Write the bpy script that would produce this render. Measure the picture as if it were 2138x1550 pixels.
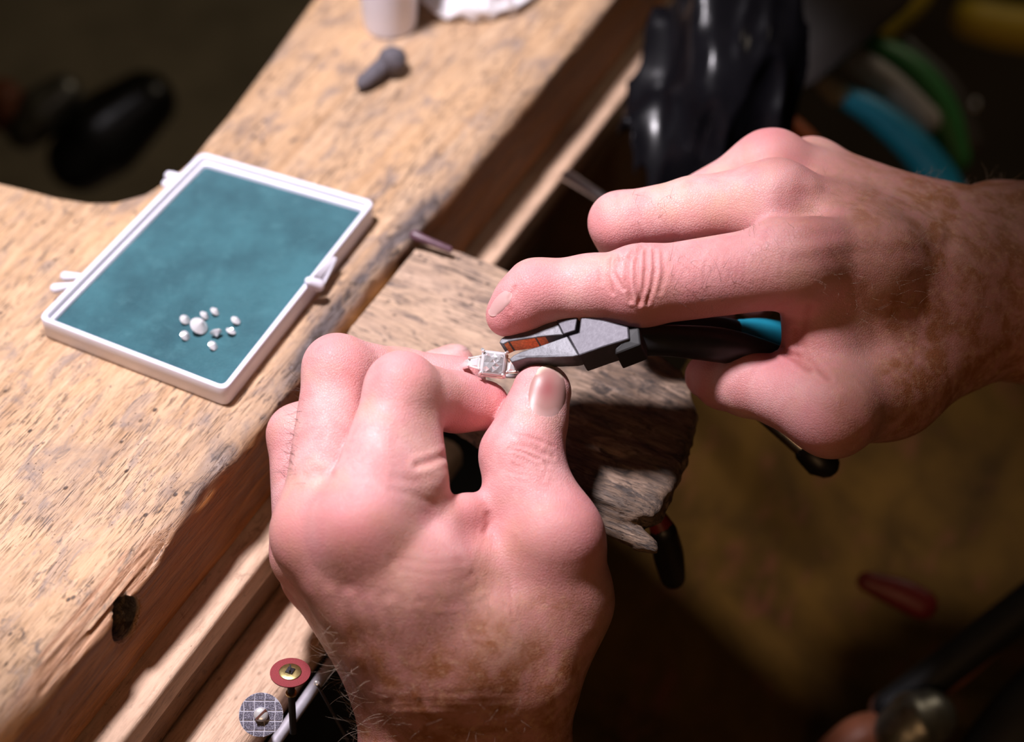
import bpy, bmesh, math, random
import numpy as np
from mathutils import Vector, Matrix
from mathutils.bvhtree import BVHTree

for _o in list(bpy.data.objects): bpy.data.objects.remove(_o)
random.seed(7); RNG = np.random.default_rng(11)
SC = bpy.context.scene; COL = SC.collection

# ------------------------------------------------------------------ camera, world, lamps, exposure
W, H = 2138, 1550; CX, CY = 1069.0, 775.0
LENS = 70.0; F = LENS / 36 * W
TH = math.radians(44.0); S_, C_ = math.sin(TH), math.cos(TH)
CAMD = 0.633
CAM = np.array([0, -CAMD * C_, CAMD * S_])
RX = np.array([1.0, 0, 0]); UPV = np.array([0, S_, C_]); BK = np.array([0, -C_, S_])
DF = 594.0                                            # focus distance, mm
cd = bpy.data.cameras.new('camera'); cam = bpy.data.objects.new('camera', cd); COL.objects.link(cam)
cd.lens = LENS; cd.sensor_width = 36; cd.clip_start = .01; cd.clip_end = 20
cam.matrix_world = Matrix(((RX[0], UPV[0], BK[0], CAM[0]), (RX[1], UPV[1], BK[1], CAM[1]), (RX[2], UPV[2], BK[2], CAM[2]), (0, 0, 0, 1)))
cd.dof.use_dof = True; cd.dof.focus_distance = DF / 1000; cd.dof.aperture_fstop = 5.6
SC.camera = cam
SC.view_settings.view_transform = 'Standard'; SC.view_settings.look = 'None'
SC.view_settings.exposure = 0.0; SC.view_settings.gamma = 1.0; SC.view_settings.use_curve_mapping = False
wd = bpy.data.worlds.new('world'); SC.world = wd; wd.use_nodes = True
wd.node_tree.nodes['Background'].inputs[0].default_value = (1.0, .72, .42, 1)
wd.node_tree.nodes['Background'].inputs[1].default_value = 0.018

def lamp(name, kind, loc, target, power, color, **kw):
    ld = bpy.data.lights.new(name, kind); ld.energy = power; ld.color = color
    for k, v in kw.items(): setattr(ld, k, v)
    o = bpy.data.objects.new(name, ld); COL.objects.link(o); o.location = loc
    o.rotation_euler = (Vector(target) - Vector(loc)).to_track_quat('-Z', 'Y').to_euler(); return o
KT = Vector((-.088, .075, 0)); KD = Vector((-.17, -.055, .98)).normalized()
lamp('bench_lamp', 'SPOT', KT + KD * .66, KT, 37, (1.0, .925, .99), spot_size=math.radians(38.0), spot_blend=.22, shadow_soft_size=.045)
lamp('far_fill', 'AREA', (.75, .75, .75), (.2, .35, -.1), 1.15, (1.0, .82, .62), shape='DISK', size=.3)  # unseen fill light, added to lift the dark background tools
lamp('room_lamp', 'AREA', (.02, -1.0, .38), (-.03, -.05, -.03), 1.15, (1.0, .55, .26), shape='DISK', size=.35)

# ------------------------------------------------------------------ helpers: space
def C3(px, py, h):                                    # photo point at h mm in front of the focus plane -> lens frame, mm
    d = DF - h
    return np.array([(px - CX) / F * d, -(py - CY) / F * d, h])
def c2w(P):                                           # lens frame mm -> world m
    P = np.asarray(P, float)
    return CAM + (P[..., 0:1] * RX + P[..., 1:2] * UPV + (P[..., 2:3] - DF) * BK) / 1000
def cpx(P):
    d = DF - P[:, 2]
    return np.stack([CX + P[:, 0] / d * F, CY - P[:, 1] / d * F], 1)
def G(px, py, z=0.0):                                 # photo point on the horizontal plane z (mm) -> world mm
    d = RX * (px - CX) / F - UPV * (py - CY) / F - BK
    t = (z / 1000 - CAM[2]) / d[2]
    return (CAM + t * d) * 1000
_a = G(590, 830); _b = G(1280, 0); BANG = math.atan2(_b[1] - _a[1], _b[0] - _a[0]); BO = _a.copy()
BU = np.array([math.cos(BANG), math.sin(BANG)]); BW = np.array([-BU[1], BU[0]])
def B(px, py, z=0.0):                                 # photo point on plane z -> bench frame mm
    g = G(px, py, z) - BO
    return np.array([g[:2] @ BU, g[:2] @ BW, z])
BMAT = Matrix.Translation(Vector(BO / 1000)) @ Matrix.Rotation(BANG, 4, 'Z')
def b2w(P): return np.array(BMAT @ Vector(np.asarray(P) / 1000))

# ------------------------------------------------------------------ helpers: objects
def tag(o, label=None, cat=None, group=None, kind=None):
    if label: o['label'] = label
    if cat: o['category'] = cat
    if group: o['group'] = group
    if kind: o['kind'] = kind
    return o
def empty(name, loc, label=None, cat=None, group=None, mat=None):
    o = bpy.data.objects.new(name, None); COL.objects.link(o); o.empty_display_size = .01
    if mat is not None: o.matrix_world = mat
    else: o.location = Vector(loc)
    return tag(o, label, cat, group)
def link(name, me, mat=None, parent=None, loc=None, mw=None):
    o = bpy.data.objects.new(name, me); COL.objects.link(o)
    if mat:
        for m in (mat if isinstance(mat, (list, tuple)) else [mat]): me.materials.append(m)
    if parent: o.parent = parent
    if loc is not None: o.location = Vector(loc)
    if mw is not None: o.matrix_world = mw
    return o
def np_mesh(name, V, Fq, smooth=True):
    me = bpy.data.meshes.new(name); V = np.ascontiguousarray(V, np.float32); Fq = np.ascontiguousarray(Fq, np.int32)
    n, k = Fq.shape
    me.vertices.add(len(V)); me.vertices.foreach_set('co', V.ravel())
    me.loops.add(n * k); me.loops.foreach_set('vertex_index', Fq.ravel())
    me.polygons.add(n); me.polygons.foreach_set('loop_start', np.arange(n, dtype=np.int32) * k)
    me.update(calc_edges=True)
    if smooth: me.polygons.foreach_set('use_smooth', np.ones(n, bool))
    me.validate(); return me
def py_mesh(name, verts, faces, smooth=False):
    me = bpy.data.meshes.new(name); me.from_pydata([tuple(v) for v in verts], [], faces); me.update()
    if smooth:
        for p in me.polygons: p.use_smooth = True
    return me
def bm_mesh(name, bm, smooth=False, ang=None):
    me = bpy.data.meshes.new(name); bmesh.ops.recalc_face_normals(bm, faces=bm.faces); bm.to_mesh(me); bm.free()
    if smooth:
        for p in me.polygons: p.use_smooth = True
        if ang: me.set_sharp_from_angle(angle=math.radians(ang))
    return me
def box_bm(x0, x1, y0, y1, z0, z1, bev=0, seg=2, cuts=0):
    bm = bmesh.new(); bmesh.ops.create_cube(bm, size=1)
    for v in bm.verts:
        v.co = ((x0 + x1) / 2 + v.co.x * (x1 - x0), (y0 + y1) / 2 + v.co.y * (y1 - y0), (z0 + z1) / 2 + v.co.z * (z1 - z0))
    if bev: bmesh.ops.bevel(bm, geom=list(bm.edges), offset=bev, segments=seg, affect='EDGES', profile=.5)
    return bm
def loft(loops, cap0=True, cap1=True):
    n = len(loops[0]); V = [p for l in loops for p in l]; Fs = []
    for i in range(len(loops) - 1):
        for j in range(n):
            k = (j + 1) % n; Fs.append((i * n + j, i * n + k, (i + 1) * n + k, (i + 1) * n + j))
    if cap0: Fs.append(tuple(range(n - 1, -1, -1)))
    if cap1: Fs.append(tuple((len(loops) - 1) * n + j for j in range(n)))
    return V, Fs
def tube(pts, rad, n=12, flat=1.0, up=(0, 0, 1), dome=True):   # swept tube with rounded ends; pts in any unit
    P = [Vector(p) for p in pts]; R = list(rad) if hasattr(rad, '__len__') else [rad] * len(P)
    if dome:
        d0 = (P[0] - P[1]).normalized(); d1 = (P[-1] - P[-2]).normalized()
        h0 = [(P[0] + d0 * R[0] * s, R[0] * c) for s, c in ((.97, .22), (.8, .6), (.45, .89))]
        h1 = [(P[-1] + d1 * R[-1] * s, R[-1] * c) for s, c in ((.45, .89), (.8, .6), (.97, .22))]
        P = [a for a, _ in h0] + P + [a for a, _ in h1]; R = [b for _, b in h0] + R + [b for _, b in h1]
    L = []
    for i, p in enumerate(P):
        t = (P[min(i + 1, len(P) - 1)] - P[max(i - 1, 0)]).normalized()
        s = t.cross(Vector(up)); s = s.normalized() if s.length > 1e-6 else t.orthogonal().normalized()
        u = s.cross(t)
        L.append([p + (s * math.cos(a) + u * math.sin(a) * flat) * R[i] for a in [2 * math.pi * k / n for k in range(n)]])
    return loft(L)
def smooth_path(ctrl, n=24):                          # Catmull-Rom through ctrl (rows may carry a radius)
    Cn = np.array(ctrl, float); Cn = np.vstack([2 * Cn[0] - Cn[1], Cn, 2 * Cn[-1] - Cn[-2]]); out = []
    m = len(Cn) - 3
    for i in range(n + 1):
        x = i / n * m; k = min(int(x), m - 1); t = x - k; p0, p1, p2, p3 = Cn[k:k + 4]
        out.append(.5 * ((2 * p1) + (-p0 + p2) * t + (2 * p0 - 5 * p1 + 4 * p2 - p3) * t * t + (-p0 + 3 * p1 - 3 * p2 + p3) * t ** 3))
    return np.array(out)
def lathe(prof, n=32):                                # prof [(r,z)]
    return loft([[Vector((r * math.cos(2 * math.pi * k / n), r * math.sin(2 * math.pi * k / n), z)) for k in range(n)] for r, z in prof])
def frame_from(z, x):
    z = Vector(z).normalized(); x = Vector(x); x = (x - z * x.dot(z)).normalized(); y = z.cross(x)
    return Matrix(((x.x, y.x, z.x), (x.y, y.y, z.y), (x.z, y.z, z.z))).to_4x4()
def cvec(v): return Vector(RX * v[0] + UPV * v[1] + BK * v[2])   # lens-frame direction -> world
# ------------------------------------------------------------------ helpers: implicit surfaces
class SDF:
    def __init__(s, lo, hi, st):
        s.lo = np.array(lo, np.float32); s.st = st
        n = np.ceil((np.array(hi) - np.array(lo)) / st).astype(int) + 1; s.n = n
        s.ax = [(s.lo[i] + np.arange(n[i], dtype=np.float32) * st) for i in range(3)]
    def new(s): return np.full(s.n, 60.0, np.float32)
    def block(s, lo, hi):
        sl = []
        for i in range(3):
            a = max(0, int((lo[i] - s.lo[i]) / s.st)); b = min(s.n[i], int((hi[i] - s.lo[i]) / s.st) + 2)
            if b <= a: return None
            sl.append(slice(a, b))
        return tuple(sl)
    def xyz(s, sl): return s.ax[0][sl[0]][:, None, None], s.ax[1][sl[1]][None, :, None], s.ax[2][sl[2]][None, None, :]
    def cap(s, V, a, ra, b, rb, k=0.0, sub=False):    # blend a round cone into V
        a = np.asarray(a, np.float32); b = np.asarray(b, np.float32); m = max(ra, rb) + k + 5
        sl = s.block(np.minimum(a, b) - m, np.maximum(a, b) + m)
        if sl is None: return
        X, Y, Z = s.xyz(sl); d = b - a; L = float(d @ d) + 1e-9
        t = np.clip(((X - a[0]) * d[0] + (Y - a[1]) * d[1] + (Z - a[2]) * d[2]) / L, 0, 1)
        q = np.sqrt((X - a[0] - t * d[0]) ** 2 + (Y - a[1] - t * d[1]) ** 2 + (Z - a[2] - t * d[2]) ** 2) - (ra + (rb - ra) * t)
        if sub: V[sl] = -smin(-V[sl], q, k)
        else: V[sl] = smin(V[sl], q, k)
def smin(a, b, k):
    if k <= 0: return np.minimum(a, b)
    h = np.maximum(k - np.abs(a - b), 0) / k
    return np.minimum(a, b) - h * h * (k / 4)
def surface_nets(V, lo, st):
    S = V < 0; c = np.zeros(np.array(V.shape) - 1, np.uint8)
    for i in (0, 1):
        for j in (0, 1):
            for k in (0, 1): c += S[i:S.shape[0] - 1 + i, j:S.shape[1] - 1 + j, k:S.shape[2] - 1 + k]
    act = np.argwhere((c > 0) & (c < 8)); I, J, K = act.T
    idx = np.full(c.shape, -1, np.int32); idx[I, J, K] = np.arange(len(act))
    acc = np.zeros((len(act), 3)); cnt = np.zeros(len(act))
    for ax in range(3):
        o = [i for i in range(3) if i != ax]
        for p in (0, 1):
            for q in (0, 1):
                s0 = [0, 0, 0]; s0[o[0]] = p; s0[o[1]] = q; s1 = list(s0); s1[ax] = 1
                A = V[I + s0[0], J + s0[1], K + s0[2]]; Bv = V[I + s1[0], J + s1[1], K + s1[2]]
                m = (A < 0) != (Bv < 0); t = A[m] / (A[m] - Bv[m])
                pos = np.tile(np.array(s0, float), (m.sum(), 1)); pos[:, ax] = t
                acc[m] += pos; cnt[m] += 1
    P = (act + acc / cnt[:, None]) * st + lo
    Q = []
    for ax in range(3):
        o = [(ax + 1) % 3, (ax + 2) % 3]
        a = [slice(None)] * 3; b = [slice(None)] * 3; a[ax] = slice(0, -1); b[ax] = slice(1, None)
        A = S[tuple(a)]; D = A != S[tuple(b)]
        e = np.argwhere(D); e = e[(e[:, o[0]] > 0) & (e[:, o[1]] > 0) & (e[:, o[0]] < c.shape[o[0]]) & (e[:, o[1]] < c.shape[o[1]])]
        ins = A[tuple(e.T)]
        def cell(d0, d1):
            f = e.copy(); f[:, o[0]] -= d0; f[:, o[1]] -= d1; return idx[tuple(f.T)]
        q = np.stack([cell(1, 1), cell(0, 1), cell(0, 0), cell(1, 0)], 1)
        q[~ins] = q[~ins][:, ::-1]; Q.append(q)
    return P, np.vstack(Q)
def relax(P, Q, it=2, lam=.5):
    E = np.vstack([Q[:, [0, 1]], Q[:, [1, 2]], Q[:, [2, 3]], Q[:, [3, 0]]]); n = len(P)
    deg = np.bincount(E.ravel(), minlength=n)[:, None]
    for _ in range(it):
        A = np.stack([np.bincount(E[:, 0], P[E[:, 1], i], n) + np.bincount(E[:, 1], P[E[:, 0], i], n) for i in range(3)], 1)
        P = P + lam * (A / deg - P)
    return P
def vnormals(P, Q):
    n = np.cross(P[Q[:, 2]] - P[Q[:, 0]], P[Q[:, 3]] - P[Q[:, 1]]); N = np.zeros_like(P)
    for j in range(4):
        for i in range(3): N[:, i] += np.bincount(Q[:, j], n[:, i], len(P))
    return N / (np.linalg.norm(N, axis=1, keepdims=True) + 1e-9)
_T = RNG.random((32, 32, 32)).astype(np.float32)
def vnoise(X, Y, Z):                                  # tiling value noise, -1..1
    X, Y, Z = np.broadcast_arrays(X, Y, Z); r = 0
    xi, yi, zi = np.floor(X).astype(int), np.floor(Y).astype(int), np.floor(Z).astype(int)
    fx, fy, fz = X - xi, Y - yi, Z - zi
    fx, fy, fz = [f * f * (3 - 2 * f) for f in (fx, fy, fz)]
    for a in (0, 1):
        for b in (0, 1):
            for c in (0, 1):
                r = r + _T[(xi + a) & 31, (yi + b) & 31, (zi + c) & 31] * (fx if a else 1 - fx) * (fy if b else 1 - fy) * (fz if c else 1 - fz)
    return r * 2 - 1
def poly2d(P, X, Y):                                  # signed distance to a polygon (negative inside)
    P = np.asarray(P, float); d = np.full(np.broadcast(X, Y).shape, 1e9); ins = np.zeros(d.shape, bool)
    for i in range(len(P)):
        a, b = P[i], P[(i + 1) % len(P)]; e = b - a
        t = np.clip(((X - a[0]) * e[0] + (Y - a[1]) * e[1]) / (e @ e), 0, 1)
        d = np.minimum(d, np.hypot(X - a[0] - t * e[0], Y - a[1] - t * e[1]))
        c = (a[1] > Y) != (b[1] > Y)
        xx = a[0] + (Y - a[1]) / (e[1] if abs(e[1]) > 1e-9 else 1e-9) * e[0]
        ins ^= c & (X < xx)
    return np.where(ins, -d, d)
def seg_dist(px, line):
    d = np.full(len(px), 1e9)
    for i in range(len(line) - 1):
        a = np.array(line[i], float); e = np.array(line[i + 1], float) - a
        t = np.clip(((px - a) @ e) / (e @ e), 0, 1)
        d = np.minimum(d, np.linalg.norm(px - a - t[:, None] * e, axis=1))
    return d
# ------------------------------------------------------------------ helpers: materials
class NT:
    def __init__(s, name):
        s.m = bpy.data.materials.new(name); s.m.use_nodes = True; s.t = s.m.node_tree; s.b = s.t.nodes['Principled BSDF']
        s.tc = s.t.nodes.new('ShaderNodeTexCoord').outputs['Object']
    def n(s, typ, ins={}, out=0, **kw):
        x = s.t.nodes.new('ShaderNode' + typ)
        for k, v in kw.items(): setattr(x, k, v)
        for k, v in ins.items():
            i = x.inputs[k]
            if isinstance(v, bpy.types.NodeSocket): s.t.links.new(v, i)
            else: i.default_value = v
        return x.outputs[out]
    def map(s, scale, loc=(0, 0, 0), src=None): return s.n('Mapping', {'Vector': src or s.tc, 'Scale': scale, 'Location': loc})
    def noise(s, vec, scale=1, det=4, rough=.6, dist=0): return s.n('TexNoise', {'Vector': vec, 'Scale': scale, 'Detail': det, 'Roughness': rough, 'Distortion': dist})
    def voro(s, vec, scale=1, feature='F1', rnd=1.0): return s.n('TexVoronoi', {'Vector': vec, 'Scale': scale, 'Randomness': rnd}, feature=feature)
    def step(s, v, a, b, lo=0.0, hi=1.0): return s.n('MapRange', {'Value': v, 'From Min': a, 'From Max': b, 'To Min': lo, 'To Max': hi}, clamp=True)
    def mix(s, f, a, b, mode='MIX'):
        x = s.t.nodes.new('ShaderNodeMix'); x.data_type = 'RGBA'; x.blend_type = mode
        for i, v in ((0, f), (6, a), (7, b)):
            if isinstance(v, bpy.types.NodeSocket): s.t.links.new(v, x.inputs[i])
            else: x.inputs[i].default_value = v if i == 0 or len(v) == 4 else (*v, 1)
        return x.outputs[2]
    def math(s, op, a, b=0.0): return s.n('Math', {0: a, 1: b}, operation=op)
    def bump(s, h, st=.5, d=.001, nrm=None):
        i = {'Height': h, 'Strength': st, 'Distance': d}
        if nrm: i['Normal'] = nrm
        return s.n('Bump', i)
    def set(s, **kw):
        for k, v in kw.items():
            i = s.b.inputs[k.replace('_', ' ')]
            if isinstance(v, bpy.types.NodeSocket): s.t.links.new(v, i)
            elif isinstance(v, tuple) and len(v) == 3 and i.type == 'RGBA': i.default_value = (*v, 1)
            else: i.default_value = v
        return s.m
def plain(name, col, rough=.5, metal=0.0, spec=.5, var=.12, sc=300, bump=.0, **kw):
    t = NT(name); n = t.noise(t.map((sc,) * 3), 1, 5)
    c = t.mix(t.step(n, .3, .7), tuple(x * (1 - var) for x in col), tuple(min(1, x * (1 + var)) for x in col))
    k = dict(Base_Color=c, Roughness=t.step(n, .2, .8, rough * .85, min(1, rough * 1.15)), Metallic=metal); k['Specular IOR Level'] = spec
    if bump: k['Normal'] = t.bump(n, bump, .0005)
    k.update(kw); return t.set(**k)
def wood(name, light, mid, pore, stain, stain_amt=.5, rough=.6, pores=1.0, pits=1.0, orange=None, attr=False, coat=0, dark_tones=((.055, .045, .05), (.16, .135, .135))):
    t = NT(name); MUL = lambda a, b: t.math('MULTIPLY', a, b)
    warp = t.noise(t.map((7, 30, 30)), 1, 4); g1 = t.noise(t.map((14, 240, 240)), 1, 6, .65, .8)
    g2 = t.noise(t.map((60, 1300, 1300)), 1, 4, .72, .4); g3 = t.noise(t.map((110, 560, 560), (2, 5, 1)), 1, 5, .7, .5)
    c = t.mix(t.step(g1, .34, .66), mid, light)
    c = t.mix(MUL(t.step(warp, .38, .66), .6), c, orange or light)
    c = t.mix(MUL(t.step(g2, .48, .70), .45), c, mid)
    c = t.mix(MUL(t.step(g3, .50, .68), .40), c, tuple(x * .62 for x in mid))
    c = t.mix(MUL(t.step(g3, .46, .30), .35), c, tuple(min(1, x * 1.2) for x in light))
    pm = t.noise(t.map((30, 75, 75), (7, 0, 0)), 1, 4, .6)
    p = t.noise(t.map((150, 1900, 1900), (3, 1, 2)), 1, 3, .55, .3); p2 = t.noise(t.map((48, 860, 860), (1, 9, 2)), 1, 4, .6, .6)
    pf = MUL(t.step(p, .55, .66), t.step(pm, .36, .60)); pf2 = MUL(t.step(p2, .60, .68), t.step(pm, .42, .58))
    pf = MUL(t.math('MAXIMUM', pf, pf2), .8 * pores); c = t.mix(pf, c, pore)
    s1 = t.noise(t.map((50, 110, 110), (1.7, 4, 0)), 1, 8, .66, .9); c = t.mix(MUL(t.step(s1, .52, .66), stain_amt), c, stain)
    s2 = t.noise(t.map((120, 240, 240), (5, 2, 0)), 1, 5, .62, 1.0); c = t.mix(MUL(t.step(s2, .585, .70), stain_amt), c, tuple(x * .42 for x in stain))
    s3 = t.noise(t.map((15, 26, 26), (4, 7, 0)), 1, 6, .7, .6); c = t.mix(MUL(t.step(s3, .55, .70), stain_amt * .8), c, tuple(x * .8 for x in stain))
    v = t.voro(t.map((150, 230, 230)), 1); pit = MUL(t.step(v, .17, .08), pits); pit = MUL(pit, t.step(pm, .46, .56)); c = t.mix(pit, c, pore)
    sp = t.voro(t.map((420, 520, 520)), 1); spk = MUL(t.step(sp, .16, .06), t.step(s1, .46, .58)); c = t.mix(MUL(spk, .7 * pits), c, pore)
    if attr:
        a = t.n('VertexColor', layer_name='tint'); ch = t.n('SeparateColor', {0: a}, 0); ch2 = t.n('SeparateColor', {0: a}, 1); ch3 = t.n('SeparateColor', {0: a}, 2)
        c = t.mix(MUL(ch, t.step(s1, .26, .50)), c, t.mix(t.step(g3, .4, .65), *dark_tones))  # red channel: edge dirt, dark pin end, painted shade in the hole
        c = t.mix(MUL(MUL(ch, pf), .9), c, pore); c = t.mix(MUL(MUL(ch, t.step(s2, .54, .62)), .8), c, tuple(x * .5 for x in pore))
        c = t.mix(ch2, c, t.mix(t.step(g2, .38, .60), (.30, .135, .065), (.72, .43, .27)))
        fc = t.mix(t.step(g1, .35, .66), (.26, .090, .020), (.50, .205, .055)); fc = t.mix(MUL(t.step(g2, .50, .66), .7), fc, (.09, .034, .012))  # front varnish tone, raised in colour to replace weak fill light
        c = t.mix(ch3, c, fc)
    h = t.math('SUBTRACT', t.math('SUBTRACT', MUL(g2, .6), pf), t.math('MAXIMUM', pit, MUL(spk, .6)))
    h = t.math('ADD', h, MUL(g3, .5))
    return t.set(Base_Color=c, Roughness=t.step(g1, .3, .7, rough * .8, min(1, rough * 1.2)), Normal=t.bump(h, .6, .0006), Coat_Weight=coat, Coat_Roughness=.35)
# --SPLIT--
M = {}
M['bench'] = wood('bench wood', (.615, .425, .28), (.41, .25, .145), (.075, .045, .032), (.225, .175, .16), .74, .5, 1.2, 1.1, (.68, .41, .215), attr=True)
M['rail'] = wood('rail wood', (.66, .45, .32), (.56, .36, .24), (.2, .12, .08), (.33, .2, .13), .4, .6, .45, .5)
M['dark_rail'] = wood('dark rail wood', (.26, .13, .06), (.17, .08, .035), (.05, .025, .015), (.1, .05, .03), .4, .5)
M['pin'] = wood('pin wood', (.56, .40, .30), (.36, .24, .175), (.05, .035, .03), (.10, .075, .07), .85, .7, 1.2, 1.4, (.50, .33, .2), attr=True, dark_tones=((.030, .018, .012), (.150, .094, .060)))
M['white_plastic'] = plain('white plastic', (.77, .765, .87), .35, var=.03, sc=60)
M['steel'] = plain('brushed steel', (.55, .55, .58), .3, 1.0, var=.15, sc=700)
M['dark_steel'] = plain('dark tool steel', (.07, .066, .078), .5, .5, var=.18, sc=900, bump=.1)
M['jaw_steel'] = plain('ground jaw steel', (.13, .13, .142), .48, .55, var=.25, sc=600, bump=.15)
M['skin_glint'] = plain('copper coloured jaw face', (.85, .27, .12), .4, .25, var=.35, sc=1200, bump=.3)  # skin reflected in the jaw face, painted on as a coppery tone
M['black_rubber'] = plain('black handle grip', (.010, .010, .012), .42, var=.2, sc=200)
M['silver'] = plain('white gold', (.86, .85, .85), .24, .55, var=.06, sc=900)
M['brass'] = plain('brass', (.62, .50, .22), .35, 1.0, var=.12, sc=900)
M['red_disc'] = plain('red abrasive', (.25, .032, .038), .75, var=.45, sc=4500, bump=.5)
M['clay'] = plain('grey clay', (.095, .085, .10), .8, var=.25, sc=500, bump=.3)
M['tissue'] = plain('white tissue', (.78, .77, .82), .85, var=.04, sc=120)
M['black_bag'] = plain('black plastic film', (.0045, .0042, .0055), .25, spec=.22, var=.2, sc=80)
M['black'] = plain('matt black', (.008, .008, .009), .6, var=.2, sc=60)
M['strip'] = plain('dull zinc strip', (.42, .40, .45), .5, .3, var=.1, sc=300)
M['tray_liner'] = plain('black tray liner', (.006, .006, .007), .55, var=.3, sc=200)

def gem_mat(name, tr, ior):
    t = NT(name)
    return t.set(Base_Color=(.94, .94, .97), Transmission_Weight=tr, IOR=ior, Roughness=.02, Specular_IOR_Level=.9)
M['gem'] = gem_mat('clear gemstone', .3, 2.2); M['diamond'] = gem_mat('clear diamond', .35, 2.2)
M['facet'] = plain('bright facets', (.97, .955, 1.0), .11, .72, var=.02)

def skin_mat():
    t = NT('skin')
    a = t.n('VertexColor', layer_name='tint'); r = t.n('SeparateColor', {0: a}, 0); br = t.n('SeparateColor', {0: a}, 1); cr = t.n('SeparateColor', {0: a}, 2)
    n1 = t.noise(t.map((140,) * 3), 1, 4, .6, .4); n2 = t.noise(t.map((420,) * 3), 1, 3, .6)
    c = t.mix(t.step(n1, .35, .65), (.66, .305, .30), (.75, .415, .405))
    n4 = t.noise(t.map((45,) * 3, (3, 2, 1)), 1, 3); c = t.mix(t.step(n4, .48, .68, 0, .6), c, (.66, .41, .30))
    rr = t.math('MULTIPLY', r, t.step(n1, .1, .7, .7, 1.15))
    c = t.mix(rr, c, (.60, .19, .205))
    c = t.mix(t.math('MULTIPLY', br, t.step(n1, .36, .60, .45, 1.0)), c, (.31, .108, .040))  # brown back-of-hand skin, deepened in colour to imitate dimmer, warmer light
    c = t.mix(t.math('MULTIPLY', br, t.step(n2, .52, .70, 0, .6)), c, (.58, .32, .20))
    c = t.mix(cr, c, (.36, .09, .075))
    v = t.voro(t.map((1150, 1150, 1150)), 1, 'DISTANCE_TO_EDGE'); v2 = t.noise(t.map((2300,) * 3), 1, 3)
    h = t.math('ADD', t.math('MULTIPLY', t.step(v, 0, .16), .6), t.math('MULTIPLY', v2, .8))
    h = t.math('ADD', h, t.math('MULTIPLY', n2, .9))
    k = dict(Base_Color=c, Roughness=t.step(n2, .3, .7, .42, .57), Subsurface_Weight=.22, Subsurface_Scale=.0035, Normal=t.bump(h, .46, .00024))
    k['Subsurface Radius'] = (1.0, .28, .14); k['Specular IOR Level'] = .42
    k['Subsurface_Radius'] = k.pop('Subsurface Radius')
    return t.set(**k)
M['skin'] = skin_mat()
def nail_mat():
    t = NT('nail'); a = t.n('VertexColor', layer_name='tint'); r = t.n('SeparateColor', {0: a}, 0); g = t.n('SeparateColor', {0: a}, 1)
    c = t.mix(r, (.40, .225, .20), (.68, .56, .45)); c = t.mix(g, c, (.30, .075, .08)); c = t.mix(t.n('SeparateColor', {0: a}, 2), c, (.64, .40, .385))  # nail base and red centre darkened in colour, imitating dim grazing light
    n = t.noise(t.map((600, 600, 600)), 1, 3)
    return t.set(Base_Color=c, Roughness=.42, Subsurface_Weight=.1, Subsurface_Scale=.002, Normal=t.bump(n, .08, .0003))
M['nail'] = nail_mat()
M['hair_dark'] = plain('dark hair', (.03, .018, .014), .4); M['hair_grey'] = plain('pale hair', (.42, .32, .25), .4)

def set_tint(me, col):
    a = me.color_attributes.new('tint', 'FLOAT_COLOR', 'POINT'); c = np.ones((len(me.vertices), 4), np.float32); c[:, :col.shape[1]] = col
    a.data.foreach_set('color', c.ravel())
# ------------------------------------------------------------------ bench: one slab with its worn front edge and rear cut-out
U0, U1, YS = -215.0, 400.0, 42.0
g = SDF((U0, -8, -38), (U1, YS, 4), .85)
X, Y, Z = g.ax[0][:, None, None], g.ax[1][None, :, None], g.ax[2][None, None, :]
nz = vnoise(X / 9, Y / 3.2, Z / 3.2); nb = vnoise(X / 28 + 5, Y / 9, Z / 9)
wear = np.clip((-X - 40) / 110, 0, 1); wear = wear * wear * (3 - 2 * wear)
kk = 3.0 + 13 * wear + 2 * vnoise(X / 25, 0 * X, 0 * X)
fr = -Y + .35 * nz * np.exp(-(Y / 6) ** 2); tp = Z + 0 * X
a_, b_ = np.broadcast_arrays(fr, tp)
hh = np.maximum(kk - np.abs(a_ - b_), 0) / kk
D = np.maximum(a_, b_) + hh * hh * (kk / 4)
D = np.maximum(D, -34 - Z); D = np.maximum(D, np.maximum(U0 + 2 - X, X - U1 + 2))
edge = np.exp(-((Y - 1) / 5.5) ** 2 - ((Z + 1) / 5.5) ** 2)
chip = np.exp(-((X + 103) / 34.0) ** 4)                # long splintered chip
chip2 = np.exp(-((X + 40) / 9.0) ** 2) * .8 + np.exp(-((X + 20) / 7.0) ** 2) * .5
pinw = np.exp(-((X - 62) / 48.0) ** 4)
cham = (Z - Y) * .707 + 6.1 + 1.5 * vnoise(X / 26, 0 * X, 0 * X) + 1.0 * vnoise(X / 45, Y / 1.3, Z / 1.3) + .6 * vnoise(X / 14 + 3, Y / .9, Z / .9) - 9 * (1 - np.exp(-((X + 98) / 40.0) ** 6))
D = np.maximum(D, cham)
D = D + edge * (chip2 * (1.2 + 1.4 * nz) + pinw * (1.6 + 1.2 * nb) + .35 * nb)
hx = B(258, 1292, -17)                                 # the round peg hole in the front face
for z0 in (-16.5,):
    # find u of the hole on the front plane
    best = min(((abs(B(258, 1292, zz)[1]), zz) for zz in np.arange(-30, -4, .5))); hz = best[1] - 2.2; hu = B(258, 1292, hz)[0]
cyl = np.hypot(X - hu, (Z - hz + .2) * .92) - 6.8
D = np.maximum(D, -np.maximum(cyl, np.abs(Y + 4) - 34) - .0)
P, Q = surface_nets(D.astype(np.float32), g.lo, g.st); P = relax(P, Q, 1, .4)
N = vnormals(P, Q)
x, y, z = P.T
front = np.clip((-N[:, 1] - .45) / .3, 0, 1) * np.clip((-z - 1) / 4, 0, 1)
tint = np.zeros((len(P), 3), np.float32)
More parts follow.
